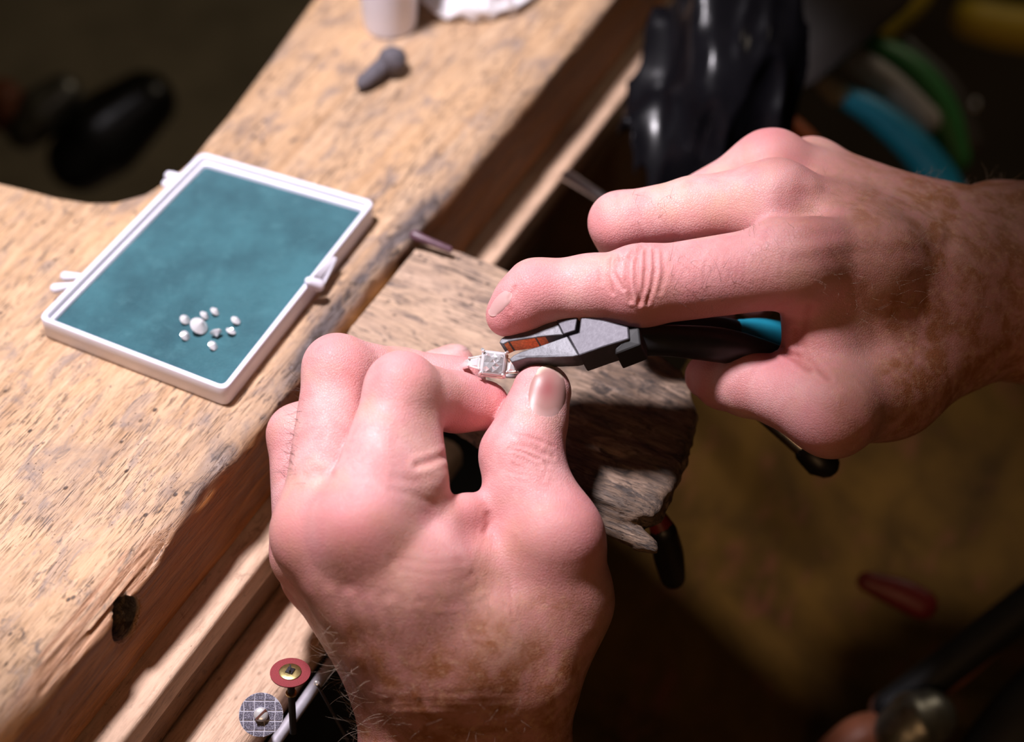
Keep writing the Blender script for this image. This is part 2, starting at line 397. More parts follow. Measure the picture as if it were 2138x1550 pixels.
ed = np.exp(-((y) / 7) ** 2) * np.exp(-(np.minimum(z, 0) / 9) ** 2)
tint[:, 0] = np.clip(ed * (.35 + 2.2 * np.exp(-((x - 62) / 50) ** 4) + .5 * np.exp(-((x + 38) / 16) ** 2)), 0, .95)
tint[:, 1] = np.clip(np.exp(-((x + 98) / 37.0) ** 6) * np.clip((N[:, 2] - .30) / .1, 0, 1) * np.clip((.93 - N[:, 2]) / .06, 0, 1) * (y < 13) * (y > -1), 0, 1)
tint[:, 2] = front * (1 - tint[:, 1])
bench = empty('workbench', (0, 0, 0), 'worn wooden jeweller\'s bench top with curved cut-out and splintered front edge', 'workbench', mat=BMAT)
cut = [(790, -165), (650, 0), (560, 125), (475, 238), (430, 290), (395, 335), (350, 372), (300, 402), (240, 418), (190, 419), (120, 408), (60, 392), (0, 378), (-120, 335), (-300, 255), (-420, 200)]
poly = [(U0 + 1.5, YS - 4), (U1 - 1.5, YS - 4)] + [tuple(B(*c)[:2]) for c in cut]
poly[2] = (U1 - 1.5, max(poly[2][1], 60)); poly.append((U0 + 1.5, B(-420, 200)[1]))
bm = bmesh.new(); vs = [bm.verts.new((p[0] / 1000, p[1] / 1000, -.00003)) for p in poly]; f = bm.faces.new(vs)
r = bmesh.ops.extrude_face_region(bm, geom=[f]); bmesh.ops.translate(bm, vec=(0, 0, -.0339), verts=[v for v in r['geom'] if isinstance(v, bmesh.types.BMVert)])
bmesh.ops.bevel(bm, geom=[e for e in bm.edges if all(v.co.z > -.001 for v in e.verts) and min(v.co.y for v in e.verts) > YS / 1000 + .003], offset=.0025, segments=3, affect='EDGES', profile=.5)
bmesh.ops.triangulate(bm, faces=bm.faces); bmesh.ops.recalc_face_normals(bm, faces=bm.faces)
bm.verts.index_update()
tv = np.array([v.co for v in bm.verts]) * 1000; tf = np.array([[v.index for v in f.verts] for f in bm.faces]); bm.free()
allV = np.vstack([P, tv]) / 1000; Qt = np.vstack([Q[:, [0, 1, 2]], Q[:, [0, 2, 3]], tf + len(P)])
me = np_mesh('bench_top', allV, Qt); me.set_sharp_from_angle(angle=math.radians(40))
inh = (np.hypot(x - hu, z - hz) < 8.2) & (y > 1.2) & (z < -2); tint[inh] = (1, 0, 0)  # hole interior painted dark to stand in for shade
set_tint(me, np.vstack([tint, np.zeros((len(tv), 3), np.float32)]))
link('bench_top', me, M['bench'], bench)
for (ux, uy) in ((-160, 60), (370, 60)):
    link('leg', bm_mesh('leg', box_bm((ux - 22) / 1000, (ux + 22) / 1000, (uy - 22) / 1000, (uy + 22) / 1000, -.78, -.034, .002)), M['dark_rail'], bench)

# ------------------------------------------------------------------ pull-out catch tray under the bench: rails, liner, steel strip
tray = empty('catch_tray', (0, 0, 0), 'wooden pull-out catch tray with pale rails and black inside, under the bench edge', 'tray', mat=BMAT)
def rail(name, y0, y1, z0, z1, mat, bev=.8, u0=U0, u1=U1, wob=.25):
    g = SDF((u0, y0 - 3, z0 - 3), (u1, y1 + 3, z1 + 3), 1.1)
    X, Y, Z = g.ax[0][:, None, None], g.ax[1][None, :, None], g.ax[2][None, None, :]
    a, b = np.broadcast_arrays(np.abs(Y - (y0 + y1) / 2) - (y1 - y0) / 2, np.abs(Z - (z0 + z1) / 2) - (z1 - z0) / 2)
    a = a + wob * vnoise(X / 20, Y / 5, Z / 5); h = np.maximum(bev - np.abs(a - b), 0) / bev
    D = np.maximum(a, b) + h * h * bev / 4 + 0 * X; D = np.maximum(D, np.maximum(u0 + 2 - X, X - u1 + 2))
    P, Q = surface_nets(D.astype(np.float32), g.lo, g.st); P = relax(P, Q, 1, .4)
    me = np_mesh(name, P / 1000, Q)
    if mat is M['pin'] or mat is M['bench']: set_tint(me, np.zeros((len(P), 3), np.float32))
    return link(name, me, mat, tray)
rail('upper_rail', -11.5, 6, -45.5, -35, M['rail'], 1.6, U0, 325)
rail('drawer_front', -9, 4, -60, -45.2, M['dark_rail'], 1.0, U0, 325)
rail('lower_rail', -32, -6, -74, -60, M['rail'], 6, U0, 60)
link('liner', bm_mesh('liner', box_bm(U0 / 1000, .112, -.062, .0, -.112, -.108)), M['tray_liner'], tray)  # black sheet carried on under the pin to darken the finger gap
sv, sf = tube([(U0 / 1000, -.0365, -.067), (.03, -.0365, -.067)], .0019, 10)
link('steel_strip', py_mesh('steel_strip', sv, sf, True), M['strip'], tray)

# ------------------------------------------------------------------ bench pin: split, filed wooden wedge
def bp(*pts, z=-6): return [tuple(B(a, b, z)[:2]) for a, b in pts]
main = bp((838, 525), (880, 519), (960, 533), (1040, 562), (1100, 590), (1210, 640), (1330, 700), (1430, 765), (1455, 850), (1440, 920), (1422, 962), (1402, 1005), (1386, 1040), (1366, 1062), (1325, 1062), (1290, 1056), (1200, 1018), (1060, 940), (1000, 885), (950, 850), (860, 800), (715, 735), (728, 692))
spur = bp((1080, 950), (1250, 1020), (1300, 1047), (1338, 1082), (1374, 1122), (1372, 1134), (1335, 1126), (1290, 1105), (1200, 1052), (1060, 980), z=-13)
allp = np.array(main + spur); lo2, hi2 = allp.min(0) - 6, allp.max(0) + 6
g = SDF((lo2[0], lo2[1], -40), (hi2[0], min(hi2[1], -1.0), 6), .75)
X2, Y2 = g.ax[0][:, None], g.ax[1][None, :]; X, Y, Z = g.ax[0][:, None, None], g.ax[1][None, :, None], g.ax[2][None, None, :]
d1 = poly2d(main, X2, Y2)[:, :, None]; d2 = poly2d(spur, X2, Y2)[:, :, None]
out = np.clip(-Y / 120, 0, 1)
top = -3.0 - 6.0 * out ** 1.5; nfine = vnoise(X / 1.5, Y / 9.0, Z / 1.6); nmid = vnoise(X / 4.5, Y / 22, Z / 4); nlow = vnoise(X / 16, Y / 24, Z / 14)
rough = .25 + 1.35 * np.clip((out - .35) / .5, 0, 1)
def slab(d, zt, zb, k):
    a, b = np.broadcast_arrays(d + rough * (.5 * nfine + .7 * nmid), Z - zt - rough * (.30 * nfine + .45 * nmid + .5 * nlow))
    h = np.maximum(k - np.abs(a - b), 0) / k; v = np.maximum(a, b) + h * h * k / 4
    return np.maximum(v, zb - Z)
D = smin(slab(d1, top, -20 + 4 * out, 2.5), slab(d2, -11.0 - 3 * np.clip((out - .75) / .3, 0, 1), -19 + 0 * out, 3.5), 1.0)
P, Q = surface_nets(D.astype(np.float32), g.lo, g.st); P = relax(P, Q, 1, .35); N = vnormals(P, Q)
o = np.clip(-P[:, 1] / 120, 0, 1); t3 = np.zeros((len(P), 3), np.float32)
t3[:, 0] = np.clip(1.3 * np.clip((o - .36 + .0035 * (P[:, 0] - 60)) / .28, 0, 1) + .4 * (1 - N[:, 2]) * o, 0, .9)  # darker outward from the bench and on steep faces
me = np_mesh('bench_pin', np.stack([-P[:, 1], P[:, 0], P[:, 2]], 1) / 1000, Q); set_tint(me, t3)   # local x runs with the grain, away from the bench
pin = link('bench_pin', me, M['pin'], mw=BMAT @ Matrix.Rotation(-math.pi / 2, 4, 'Z')); tag(pin, 'rough, filed and split wooden bench pin jutting from the bench front edge under both hands', 'bench pin')
# --SPLIT2--
# ------------------------------------------------------------------ hands
def grow(name, segs_body, fingers, bounds, st, kb, kf, extra=(), carve=()):
    g = SDF(bounds[0], bounds[1], st); Bd = g.new()
    for a, ra, b, rb in segs_body: g.cap(Bd, C3(*a), ra, C3(*b), rb, kb)
    for a, ra, b, rb, k in extra: g.cap(Bd, C3(*a), ra, C3(*b), rb, k)
    T = Bd.copy()
    for fi in fingers:
        V = g.new(); k1 = fi.get('k', 4.0)
        J = fi['j']
        for i in range(len(J) - 1): g.cap(V, C3(*J[i][0]), J[i][1], C3(*J[i + 1][0]), J[i + 1][1], k1)
        for a, ra, b, rb, k in fi.get('x', ()): g.cap(V, C3(*a), ra, C3(*b), rb, k)
        T = smin(T, smin(Bd, V, fi.get('kf', kf)), .6)
    for a, ra, b, rb, k in carve: g.cap(T, C3(*a), ra, C3(*b), rb, k, sub=True)
    P, Q = surface_nets(T, g.lo, g.st); P = relax(P, Q, 3, .5)
    return P, Q
def sculpt(P, Q, grooves):                             # press creases (depth > 0) or raise ridges (depth < 0)
    N = vnormals(P, Q); px = cpx(P); cre = np.zeros(len(P)); dsp = np.zeros(len(P))
    for line, wpx, dep, hmin, hmax in grooves:
        d = seg_dist(px, line); m = (d < wpx * 3) & (N[:, 2] > .02) & (P[:, 2] > hmin) & (P[:, 2] < hmax)
        f = np.exp(-(d[m] / wpx) ** 2); dsp[m] -= dep * f; dsp[m] += .35 * dep * np.exp(-((d[m] - wpx * 1.9) / wpx) ** 2)
        if dep > 0: cre[m] = np.maximum(cre[m], f * min(1, dep * .75))
    return P + N * dsp[:, None], cre
def blobs(P, pts):
    r = np.zeros(len(P))
    for c, rad, amt in pts:
        d = np.linalg.norm(P - C3(*c), axis=1); r = np.maximum(r, min(1, 1.25 * amt) * np.exp(-(d / rad) ** 2))
    return r
def finish_hand(name, P, Q, tint, base, label):
    Wp = c2w(P); o0 = c2w(np.array(base)); me = np_mesh(name, Wp - o0, Q); set_tint(me, tint)
    o = link('hand', me, M['skin'], loc=o0); tag(o, label, 'hand'); return o, o0
def nail(P, Q, ctr, ax_px, half_w, half_l, par, o0, pale=0.0, sink=.25, lift=.55, tip=.2, dark_centre=.0):
    # a curved plate lying on the finger: rays from the lens side find the skin, the plate follows it
    T = BVHTree.FromPolygons([tuple(p) for p in P], [tuple(q) for q in Q])
    ax = np.array(ax_px, float); ax /= np.linalg.norm(ax); sd = np.array([-ax[1], ax[0]])
    nu, nv = 19, 23; V = []; ok = []; tn = []
    for i in range(nu):
        for j in range(nv):
            u = -1 + 2 * i / (nu - 1); v = -1 + 2 * j / (nv - 1)
            e = 2.25; s = (abs(u) ** e + abs(v) ** e) ** (1 / e); m = max(abs(u), abs(v)); kf = m / s if s > 0 else 1
            uu, vv = u * kf, v * kf; rr = max(abs(u), abs(v))
            q = np.array(ctr) + sd * half_w * uu * (1 - .06 * vv) + ax * half_l * vv
            o = np.array([0, 0, DF]); d = C3(q[0], q[1], 0) - o; d /= np.linalg.norm(d)
            hit = T.ray_cast(Vector(o), Vector(d))
            if hit[0] is None: V.append(None); continue
            n = np.array(hit[1]); lf = lift * (1 - rr ** 3) * min(1, max(0, (vv + 1.0) / .9)) - .22 * rr ** 10
            if vv > .8: lf = max(lf, lift * .6)
            V.append(np.array(hit[0]) + n * lf)
            tn.append(0)
    # fill rays that missed with the neighbour
    last = None
    for i in range(len(V)):
        if V[i] is None: V[i] = last if last is not None else next(v for v in V if v is not None)
        last = V[i]
    V = np.array(V); Fq = []
    for i in range(nu - 1):
        for j in range(nv - 1): Fq.append((i * nv + j, i * nv + j + 1, (i + 1) * nv + j + 1, (i + 1) * nv + j))
    V = relax(V, np.array(Fq), 2, .4)
    me = np_mesh('fingernail', c2w(V) - o0, np.array(Fq))
    tt = np.zeros((len(V), 3), np.float32)
    uu = np.repeat(np.linspace(-1, 1, nu), nv); vv = np.tile(np.linspace(-1, 1, nv), nu)
    tt[:, 0] = np.clip((vv + .12 * uu ** 2 - (1 - tip)) / .12, 0, 1); tt[:, 1] = dark_centre * np.exp(-(((uu + .1) / .55) ** 2 + ((vv - .15) / .5) ** 2))
    tt[:, 2] = np.maximum(pale, np.clip((-.55 - vv) / .4, 0, 1))
    set_tint(me, tt); o = link('fingernail', me, M['nail'], par)
    return o
def hairs(name, P, Q, regions, par, o0, mat, seed):
    R = random.Random(seed); N = vnormals(P, Q); px = cpx(P); VV, FF = [], []
    for (x0, x1, y0, y1, hmin, cnt, ln, dirv, curl, rad, nmin, nmax) in regions:
        idx = np.nonzero((px[:, 0] > x0) & (px[:, 0] < x1) & (px[:, 1] > y0) & (px[:, 1] < y1) & (P[:, 2] > hmin) & (N[:, 2] > nmin) & (N[:, 2] < nmax))[0]
        if not len(idx): continue
        for _ in range(cnt):
            i = idx[R.randrange(len(idx))]; p = Vector(P[i]) - Vector(N[i]) * .1; n = Vector(N[i])
            d = (n * R.uniform(.3, .9) + Vector(dirv) * R.uniform(.6, 1.2) + Vector((R.gauss(0, .35), R.gauss(0, .35), R.gauss(0, .2)))).normalized()
            cv = Vector((R.gauss(0, 1), R.gauss(0, 1), R.gauss(0, .6))) * curl; L = ln * R.uniform(.5, 1.3); pts = [p]
            for s in range(6):
                d = (d + cv * .16).normalized(); p = p + d * L / 6; pts.append(p.copy())
            b = len(VV)
            for k, q in enumerate(pts):
                t = (pts[min(k + 1, 6)] - pts[max(k - 1, 0)]).normalized(); s = t.orthogonal().normalized(); u = s.cross(t); rr = rad * (1 - .75 * k / 6)
                for a in (0, 2.094, 4.189): VV.append(q + (s * math.cos(a) + u * math.sin(a)) * rr)
            for k in range(6):
                for a in range(3): FF.append((b + k * 3 + a, b + k * 3 + (a + 1) % 3, b + k * 3 + 3 + (a + 1) % 3, b + k * 3 + 3 + a))
    if not VV: return
    V = c2w(np.array([tuple(v) for v in VV])) - o0
    o = link(name, np_mesh(name, V, np.array(FF)), mat, par); tag(o, kind='stuff'); return o

# ---- the hand that pinches the ring (enters from below)
ix = {'j': [((752, 1095, 30), 12.3), ((838, 818, 16), 10.2), ((952, 840, -2), 8.6), ((1011, 847, -5), 7.7)], 'k': 3.5, 'kf': 7,
      'x': [((852, 880, 14), 9.6, (858, 1000, 21), 11.0, 5), ((838, 805, 17), 9.6, (838, 812, 17), 9.6, 3), ((768, 1080, 28), 12.0, (760, 1120, 27), 12.0, 5)]}
md = {'j': [((668, 1112, 17), 12.0), ((704, 770, 3), 9.8), ((832, 788, -14), 8.5), ((962, 797, -16), 7.8)], 'k': 3.5, 'kf': 7}
rg = {'j': [((648, 1155, -2), 11.0), ((622, 908, -12), 9.0), ((772, 832, -28), 8.0), ((946, 766, -30), 7.2)], 'k': 3, 'kf': 6}
pk = {'j': [((662, 1200, -18), 10.0), ((690, 1020, -26), 8.2), ((765, 965, -30), 7.2), ((795, 960, -32), 6.4)], 'k': 3, 'kf': 6}
th = {'j': [((1152, 1122, 13), 12.4), ((1087, 950, 5), 11.2), ((1112, 885, 3), 9.6), ((1131, 819, 0), 8.9)], 'k': 4, 'kf': 9,
      'x': [((1098, 1010, 8), 11.6, (1092, 960, 6), 11.4, 4)]}
body = [((1075, 2060, -40), 21, (1060, 1560, -7), 16.5), ((890, 2060, -45), 20, (872, 1560, -9), 15), ((980, 1560, -4), 14.5, (980, 2060, -38), 20),
        ((1060, 1560, -7), 16.5, (1070, 1400, 4), 17), ((872, 1560, -9), 15, (862, 1400, 4), 15.5), ((970, 1560, -4), 14.5, (960, 1390, 12), 15),
        ((960, 1390, 12), 15, (757, 1105, 27), 11.8), ((900, 1390, 10), 14, (670, 1115, 17), 11.5), ((850, 1395, -3), 13.5, (648, 1155, -2), 10.8), ((825, 1400, -11), 13, (664, 1200, -18), 10),
        ((1080, 1400, 5), 17.5, (1150, 1250, 3), 16.0), ((1150, 1250, 3), 16.0, (1158, 1122, 13), 12.2), ((1000, 1330, 8), 14, (1090, 1240, 4), 13)]
extra = [((890, 1270, 20), 14.5, (985, 1330, 16), 15, 10), ((800, 1250, 19), 12.5, (900, 1390, 12), 14, 10), ((905, 1180, 14), 10, (1085, 1190, 4), 9.5, 9), ((850, 1082, 23), 4.4, (925, 1086, 19), 4.6, 4.5), ((925, 1086, 19), 4.6, (972, 1072, 14), 4.6, 4), ((972, 1072, 14), 4.6, (1016, 1090, 7), 4.2, 4), ((930, 1160, 16), 8, (1030, 1180, 10), 9, 8),
         ((760, 1105, 30), 10, (660, 1120, 19), 10, 9), ((865, 1205, 25), 12.5, (790, 1190, 23), 12.5, 10), ((720, 1190, 18), 12, (780, 1300, 12), 12.5, 9), ((668, 1118, 18), 10.5, (662, 1140, 13), 9.5, 6), ((1178, 1120, 14), 9.5, (1185, 1140, 12), 9.5, 5)]
lo = C3(520, 1900, 0); hi = C3(1330, 660, 0)
P, Q = grow('hand', body, [ix, md, rg, pk, th], ((lo[0], lo[1], -95), (hi[0], hi[1], 52)), .62, 11, 7, extra,
            )
gv = []
for k in range(15):                                    # fine creases over the thumb joint
    yy = 903 + k * 7.2 + RNG.uniform(-2, 2); xa = 1052 + RNG.uniform(-2, 38); xb = 1163 - RNG.uniform(0, 40); sl = RNG.uniform(16, 34)
    gv.append(([(xa, yy), ((xa + xb) / 2, yy + sl * .32), (xb, yy + sl)], RNG.uniform(3.2, 5.5), RNG.uniform(.10, .34) * math.exp(-((k - 5) / 5.5) ** 2) + .04, -8, 40))
gv += [
      ([(936, 950), (905, 961), (872, 972)], 8, .42, -5, 60), ([(905, 1052), (860, 1034), (815, 1022)], 8, .12, 5, 60), ([(905, 1000), (860, 1004), (820, 998)], 8, .10, 5, 60),
      ([(1019, 1075), (1022, 1092), (1012, 1112)], 6, .3, -5, 40), ([(690, 990), (660, 985), (640, 995)], 9, .3, -10, 60)]
for k in range(9): gv.append(([(815 + k * 9 + RNG.uniform(-8, 8), 1165 + k * 13), (900 + k * 7, 1178 + k * 11), (960 + k * 6 + RNG.uniform(-12, 12), 1172 + k * 10)], RNG.uniform(6, 9), RNG.uniform(.08, .2), -5, 60))
for k in range(7): gv.append(([(1022 + k * 9, 1100 + k * 4), (1005 + k * 10, 1150 + k * 10), (985 + k * 14, 1200 + k * 14)], RNG.uniform(5, 8), RNG.uniform(.06, .16), -5, 60))
for k in range(9):
    yy = 1440 + k * 13 + RNG.uniform(-3, 3); gv.append(([(800 + RNG.uniform(-20, 60), yy), (950, yy + RNG.uniform(-4, 8)), (1110 - RNG.uniform(0, 80), yy + RNG.uniform(-8, 8))], 5, RNG.uniform(.03, .07), -60, 60))
for k in range(5): gv.append(([(690 + k * 42, 1240 + 8 * k), (730 + k * 38, 1340), (780 + k * 30, 1450)], 12, -.3 if k % 2 else -.15, -60, 60))
P, cre = sculpt(P, Q, gv)
px = cpx(P); red = blobs(P, [((845, 790, 22), 9, .55), ((745, 1110, 40), 14, .55), ((645, 1120, 25), 13, .55), ((700, 735, 10), 9, .45), ((1040, 845, -4), 12, .75), ((980, 770, -10), 14, .35), ((1195, 1120, 18), 15, .6), ((1100, 940, 12), 9, .3), ((570, 920, -10), 10, .4), ((960, 870, 0), 14, .6), ((985, 1085, 15), 12, .6), ((640, 1180, 20), 14, .5)])
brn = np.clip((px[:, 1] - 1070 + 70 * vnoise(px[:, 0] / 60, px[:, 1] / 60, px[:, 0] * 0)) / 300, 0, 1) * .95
P2 = P
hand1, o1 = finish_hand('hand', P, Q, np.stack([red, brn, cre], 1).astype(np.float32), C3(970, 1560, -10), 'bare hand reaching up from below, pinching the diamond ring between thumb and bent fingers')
n1 = nail(P, Q, (1143, 822), (.12, -1), 43, 60, hand1, o1, lift=.5, tip=.2, dark_centre=.8)
nail(P, Q, (968, 722), (1, -.12), 13, 26, hand1, o1, pale=.9, lift=.3, tip=.3)
hairs('arm_hair', P, Q, [(690, 800, 1240, 1550, -60, 95, 7.5, (-.5, .5, .1), .7, .045, -.5, .65), (800, 1100, 1230, 1550, -60, 160, 6, (-.4, .6, .2), .6, .035, .2, 1)], hand1, o1, M['hair_grey'], 3)
hairs('finger_hair', P, Q, [(585, 640, 790, 1010, -6, 70, 5.0, (-.6, .1, .1), .5, .045, -.3, .7)], hand1, o1, M['hair_dark'], 4)

# ---- the hand that holds the pliers (enters from the right)
ix = {'j': [((1665, 552, 2), 12.6), ((1335, 600, 3), 11.5), ((1235, 602, 1), 9.8), ((1120, 610, 0), 9.6), ((1085, 637, -1), 8.3), ((1058, 660, -2), 6.3)], 'k': 3, 'kf': 8,
      'x': [((1335, 590, 4), 11.0, (1355, 590, 4), 11.0, 3)]}
md = {'j': [((1615, 420, -15), 12.0), ((1450, 440, -17), 10.2), ((1294, 465, -18), 9.2), ((1340, 610, -34), 8.2), ((1450, 660, -40), 7.2)], 'k': 3, 'kf': 8}
rg = {'j': [((1608, 354, -38), 11.0), ((1370, 474, -46), 9.2), ((1400, 610, -54), 8), ((1490, 660, -54), 7)], 'k': 3, 'kf': 7}
pk = {'j': [((1695, 355, -54), 9.6), ((1500, 470, -66), 8), ((1520, 590, -70), 7), ((1580, 630, -66), 6.2)], 'k': 3, 'kf': 7}
th = {'j': [((1735, 855, 2), 12.0), ((1640, 826, -5), 9.6), ((1560, 802, -12), 9.6), ((1512, 795, -20), 8.6), ((1478, 786, -27), 7.2)], 'k': 3, 'kf': 9}
body = [((2560, 640, -75), 22, (2140, 500, -56), 16), ((2560, 860, -60), 23, (2140, 655, -46), 18.2), ((2560, 760, -64), 22, (2140, 580, -48), 16.5),
        ((2140, 500, -56), 16, (1985, 500, -50), 14.2), ((2140, 655, -48), 18.2, (1955, 690, -36), 18.5), ((2140, 580, -48), 16.5, (1960, 590, -32), 15.2),
        ((1960, 580, -34), 15.2, (1810, 548, -10), 13.8), ((1810, 548, -10), 13.8, (1675, 530, 2), 12.3), ((1980, 540, -38), 14, (1625, 425, -15), 11.5), ((1990, 510, -46), 13.5, (1620, 352, -38), 10.5), ((2000, 500, -54), 13, (1695, 360, -54), 9.5),
        ((1955, 700, -34), 18.5, (1850, 792, -22), 16.3), ((1850, 792, -22), 16.3, (1740, 862, 1), 11.8), ((1960, 600, -36), 15, (1800, 650, -22), 13), ((1770, 640, -14), 10.5, (1935, 625, -27), 14)]
extra = [((1702, 610, -8), 10.5, (1712, 770, -8), 10.5, 8), ((2068, 440, -60), 8.8, (2075, 440, -60), 8.8, 6), ((1668, 512, 5), 9.5, (1690, 512, 3), 9.5, 5), ((1600, 348, -36), 9.8, (1612, 348, -37), 9.8, 5), ((1735, 868, 4), 9, (1740, 860, 4), 9.5, 5)]
lo = C3(985, 1010, 0); hi = C3(2330, 240, 0)
P, Q = grow('hand', body, [ix, md, rg, pk, th], ((lo[0], lo[1], -95), (hi[0], hi[1] + 4, 30)), .62, 11, 8, extra,
            carve=[((1665, 425, 4), 4.5, (1690, 430, 2), 4, 8)])
gv = [([(1322, 523), (1309, 549), (1307, 587), (1317, 628)], 4.5, .55, 0, 30), ([(1332, 523), (1328, 561), (1330, 598), (1336, 636)], 4.5, .6, 0, 30), ([(1349, 523), (1349, 561), (1345, 598), (1336, 630)], 4.5, .6, 0, 30),
      ([(1365, 525), (1368, 561), (1362, 598), (1350, 632)], 4.5, .5, 0, 30), ([(1272, 542), (1269, 579), (1279, 612)], 4, .4, 0, 30), ([(1288, 536), (1280, 568), (1302, 604)], 4, .45, 0, 30), ([(1287, 545), (1318, 534), (1340, 518)], 4, .45, 0, 30),
      ([(1384, 530), (1386, 570), (1378, 610)], 5, .25, 0, 30), ([(1255, 560), (1254, 590)], 5, .2, 0, 30), ([(1600, 690), (1640, 735), (1690, 770)], 8, .7, -10, 30), ([(1640, 740), (1690, 750), (1730, 790)], 7, .5, -10, 30), ([(1660, 690), (1665, 740)], 7, .5, -10, 30),
      ([(1690, 640), (1672, 700), (1680, 740)], 8, .4, -10, 30), ([(1075, 600), (1062, 625), (1066, 650)], 4, .35, -8, 30)]
for k in range(20):
    xx = 1395 + k * 12.5 + RNG.uniform(-5, 5); y0 = 515 + RNG.uniform(-6, 20); gv.append(([(xx + RNG.uniform(4, 14), y0), (xx - 3, y0 + 28), (xx - RNG.uniform(4, 14), y0 + RNG.uniform(45, 75))], RNG.uniform(3.2, 5), RNG.uniform(.03, .11), 0, 30))
for k in range(4): gv.append(([(1660 + k * 14, 520 - 45 * k), (1800 + 20 * k, 500 - 30 * k), (1960, 510 - 12 * k)], 15, -.3, -60, 30))
P, cre = sculpt(P, Q, gv); px = cpx(P)
red = blobs(P, [((1075, 655, 3), 11, .55), ((1120, 590, 8), 9, .55), ((1640, 360, -20), 13, .6), ((1690, 490, 8), 12, .5), ((1250, 480, -14), 9, .4), ((1600, 290, -34), 11, .5), ((1735, 880, 8), 14, .5), ((1340, 580, 12), 9, .35), ((1400, 660, 8), 26, .45), ((1540, 650, 8), 26, .4), ((1460, 790, -20), 13, .7), ((1640, 740, 2), 13, .55)])
brn = np.clip((px[:, 0] - 1610 + 70 * vnoise(px[:, 0] / 60, px[:, 1] / 60, px[:, 0] * 0)) / 280, 0, 1) * .95 * np.clip((1000 - px[:, 1]) / 160 + (px[:, 0] - 1740) / 60, 0, 1)
hand2, o2 = finish_hand('hand', P, Q, np.stack([red, brn, cre], 1).astype(np.float32), C3(2140, 600, -20), 'bare hand coming in from the right, index finger stretched along the pliers it grips')
nail(P, Q, (1046, 632), (-.62, .75), 16, 36, hand2, o2, pale=.8, lift=.3, tip=.14)
hairs('hand_hair', P, Q, [(1690, 2130, 360, 720, -60, 260, 6.0, (.5, .3, .3), .7, .04, -.1, 1), (1540, 1660, 470, 540, -10, 50, 4.0, (-.3, .6, .3), .5, .035, -.1, 1)], hand2, o2, M['hair_grey'], 5)
hairs('finger_hair', P, Q, [(1395, 1530, 540, 640, -4, 26, 7.5, (.1, .45, .35), 1.0, .05, .1, 1), (1320, 1400, 400, 470, -30, 16, 4.5, (.2, .4, .3), .7, .04, .0, 1)], hand2, o2, M['hair_dark'], 6)
# ------------------------------------------------------------------ pliers
PN = np.array([-.30, .47, .88]); PN /= np.linalg.norm(PN); PP = C3(1200, 700, 8.5)
def PL(px, py, off=0.0):                               # photo point on the flat face of the pliers
    o = np.array([0, 0, DF]); d = C3(px, py, 0) - o; p = PP + PN * off
    return o + d * (((p - o) @ PN) / (d @ PN))
po = c2w(PP); pl = empty('pliers', po, 'steel pliers with black grips, jaw tips closing on the ring setting', 'pliers')
def prism(name, pts, thick, mat, bev=.35, inner=None):
    bm = bmesh.new(); n = len(pts); T = [PL(p[0], p[1], p[2] if len(p) > 2 else 0) for p in pts]
    th_ = [p[3] if len(p) > 3 else thick for p in pts]
    t = [bm.verts.new(c2w(a) - po) for a in T]; b = [bm.verts.new(c2w(a - PN * k) - po) for a, k in zip(T, th_)]
    bm.faces.new(t); bm.faces.new(b[::-1])
    for i in range(n):
        f = bm.faces.new((t[i], b[i], b[(i + 1) % n], t[(i + 1) % n]))
        if inner and i in inner: f.material_index = 1
    bmesh.ops.recalc_face_normals(bm, faces=bm.faces)
    if bev: bmesh.ops.bevel(bm, geom=list(bm.edges), offset=bev / 1000, segments=2, affect='EDGES', profile=.5)
    me = bm_mesh(name, bm); return link(name, me, mat, pl)
mj = [M['jaw_steel'], M['skin_glint']]
prism('jaw', [(1042, 716, -1.6), (1046, 707, -1.6), (1056, 701, -1.5), (1120, 684, -.9), (1158, 662, -.5), (1176, 699, -.5), (1140, 702, -.7), (1118, 705, -1), (1062, 713, -1.5), (1050, 719, -1.6)], 6.4, mj, .3, inner=(6, 7, 8))
prism('jaw_block', [(1158, 661), (1164, 657), (1206, 660), (1201, 690), (1176, 698)], 9.5, M['dark_steel'], .3)
prism('jaw', [(1063, 750, -1.9), (1072, 742, -1.8), (1086, 735, -1.6), (1128, 722, -1.0), (1184, 702, -.5), (1208, 742, -.5), (1195, 745, -.6), (1100, 748, -1.4), (1068, 757, -1.9)], 6.4, mj, .3, inner=(0, 1, 2))
prism('joint', [(1185, 701), (1208, 694), (1212, 661), (1260, 668), (1312, 682), (1314, 708), (1262, 724), (1208, 743)], 10.5, M['dark_steel'], .45)
prism('joint_shoulder', [(1300, 688, -.9), (1334, 684, -1.2), (1338, 720, -1.6), (1284, 741, -1.6), (1284, 728, -.9), (1304, 712, -.9)], 9.5, M['black'], .5)
def handle(name, ctrl, mat):
    pth = smooth_path([[*C3(a, b, h), r] for a, b, h, r in ctrl], 26)
    v, f = tube([(c2w(p[:3]) - po) * 1 for p in pth], pth[:, 3] / 1000, 14, .8, BK)
    return link(name, py_mesh(name, v, f, True), mat, pl)
M['blue_grip'] = plain('blue grip', (.012, .23, .34), .4, var=.1, sc=100)
handle('handle', [(1308, 712, 4, 4.4), (1400, 712, 0, 4.8), (1510, 722, -7, 5.3), (1620, 748, -16, 4.2), (1720, 790, -26, 3.6), (1850, 830, -36, 3.4)], M['black_rubber'])
handle('handle', [(1300, 692, 2, 4.2), (1400, 690, -10, 4.8), (1500, 694, -22, 4.8), (1540, 698, -26, 4.4)], M['black_rubber'])
sl = handle('grip_sleeve', [(1542, 698, -26, 4.6), (1600, 702, -32, 5.4), (1700, 722, -40, 5.0), (1800, 740, -46, 4.4)], M['blue_grip']); tag(sl, 'blue sleeve on the rear handle')

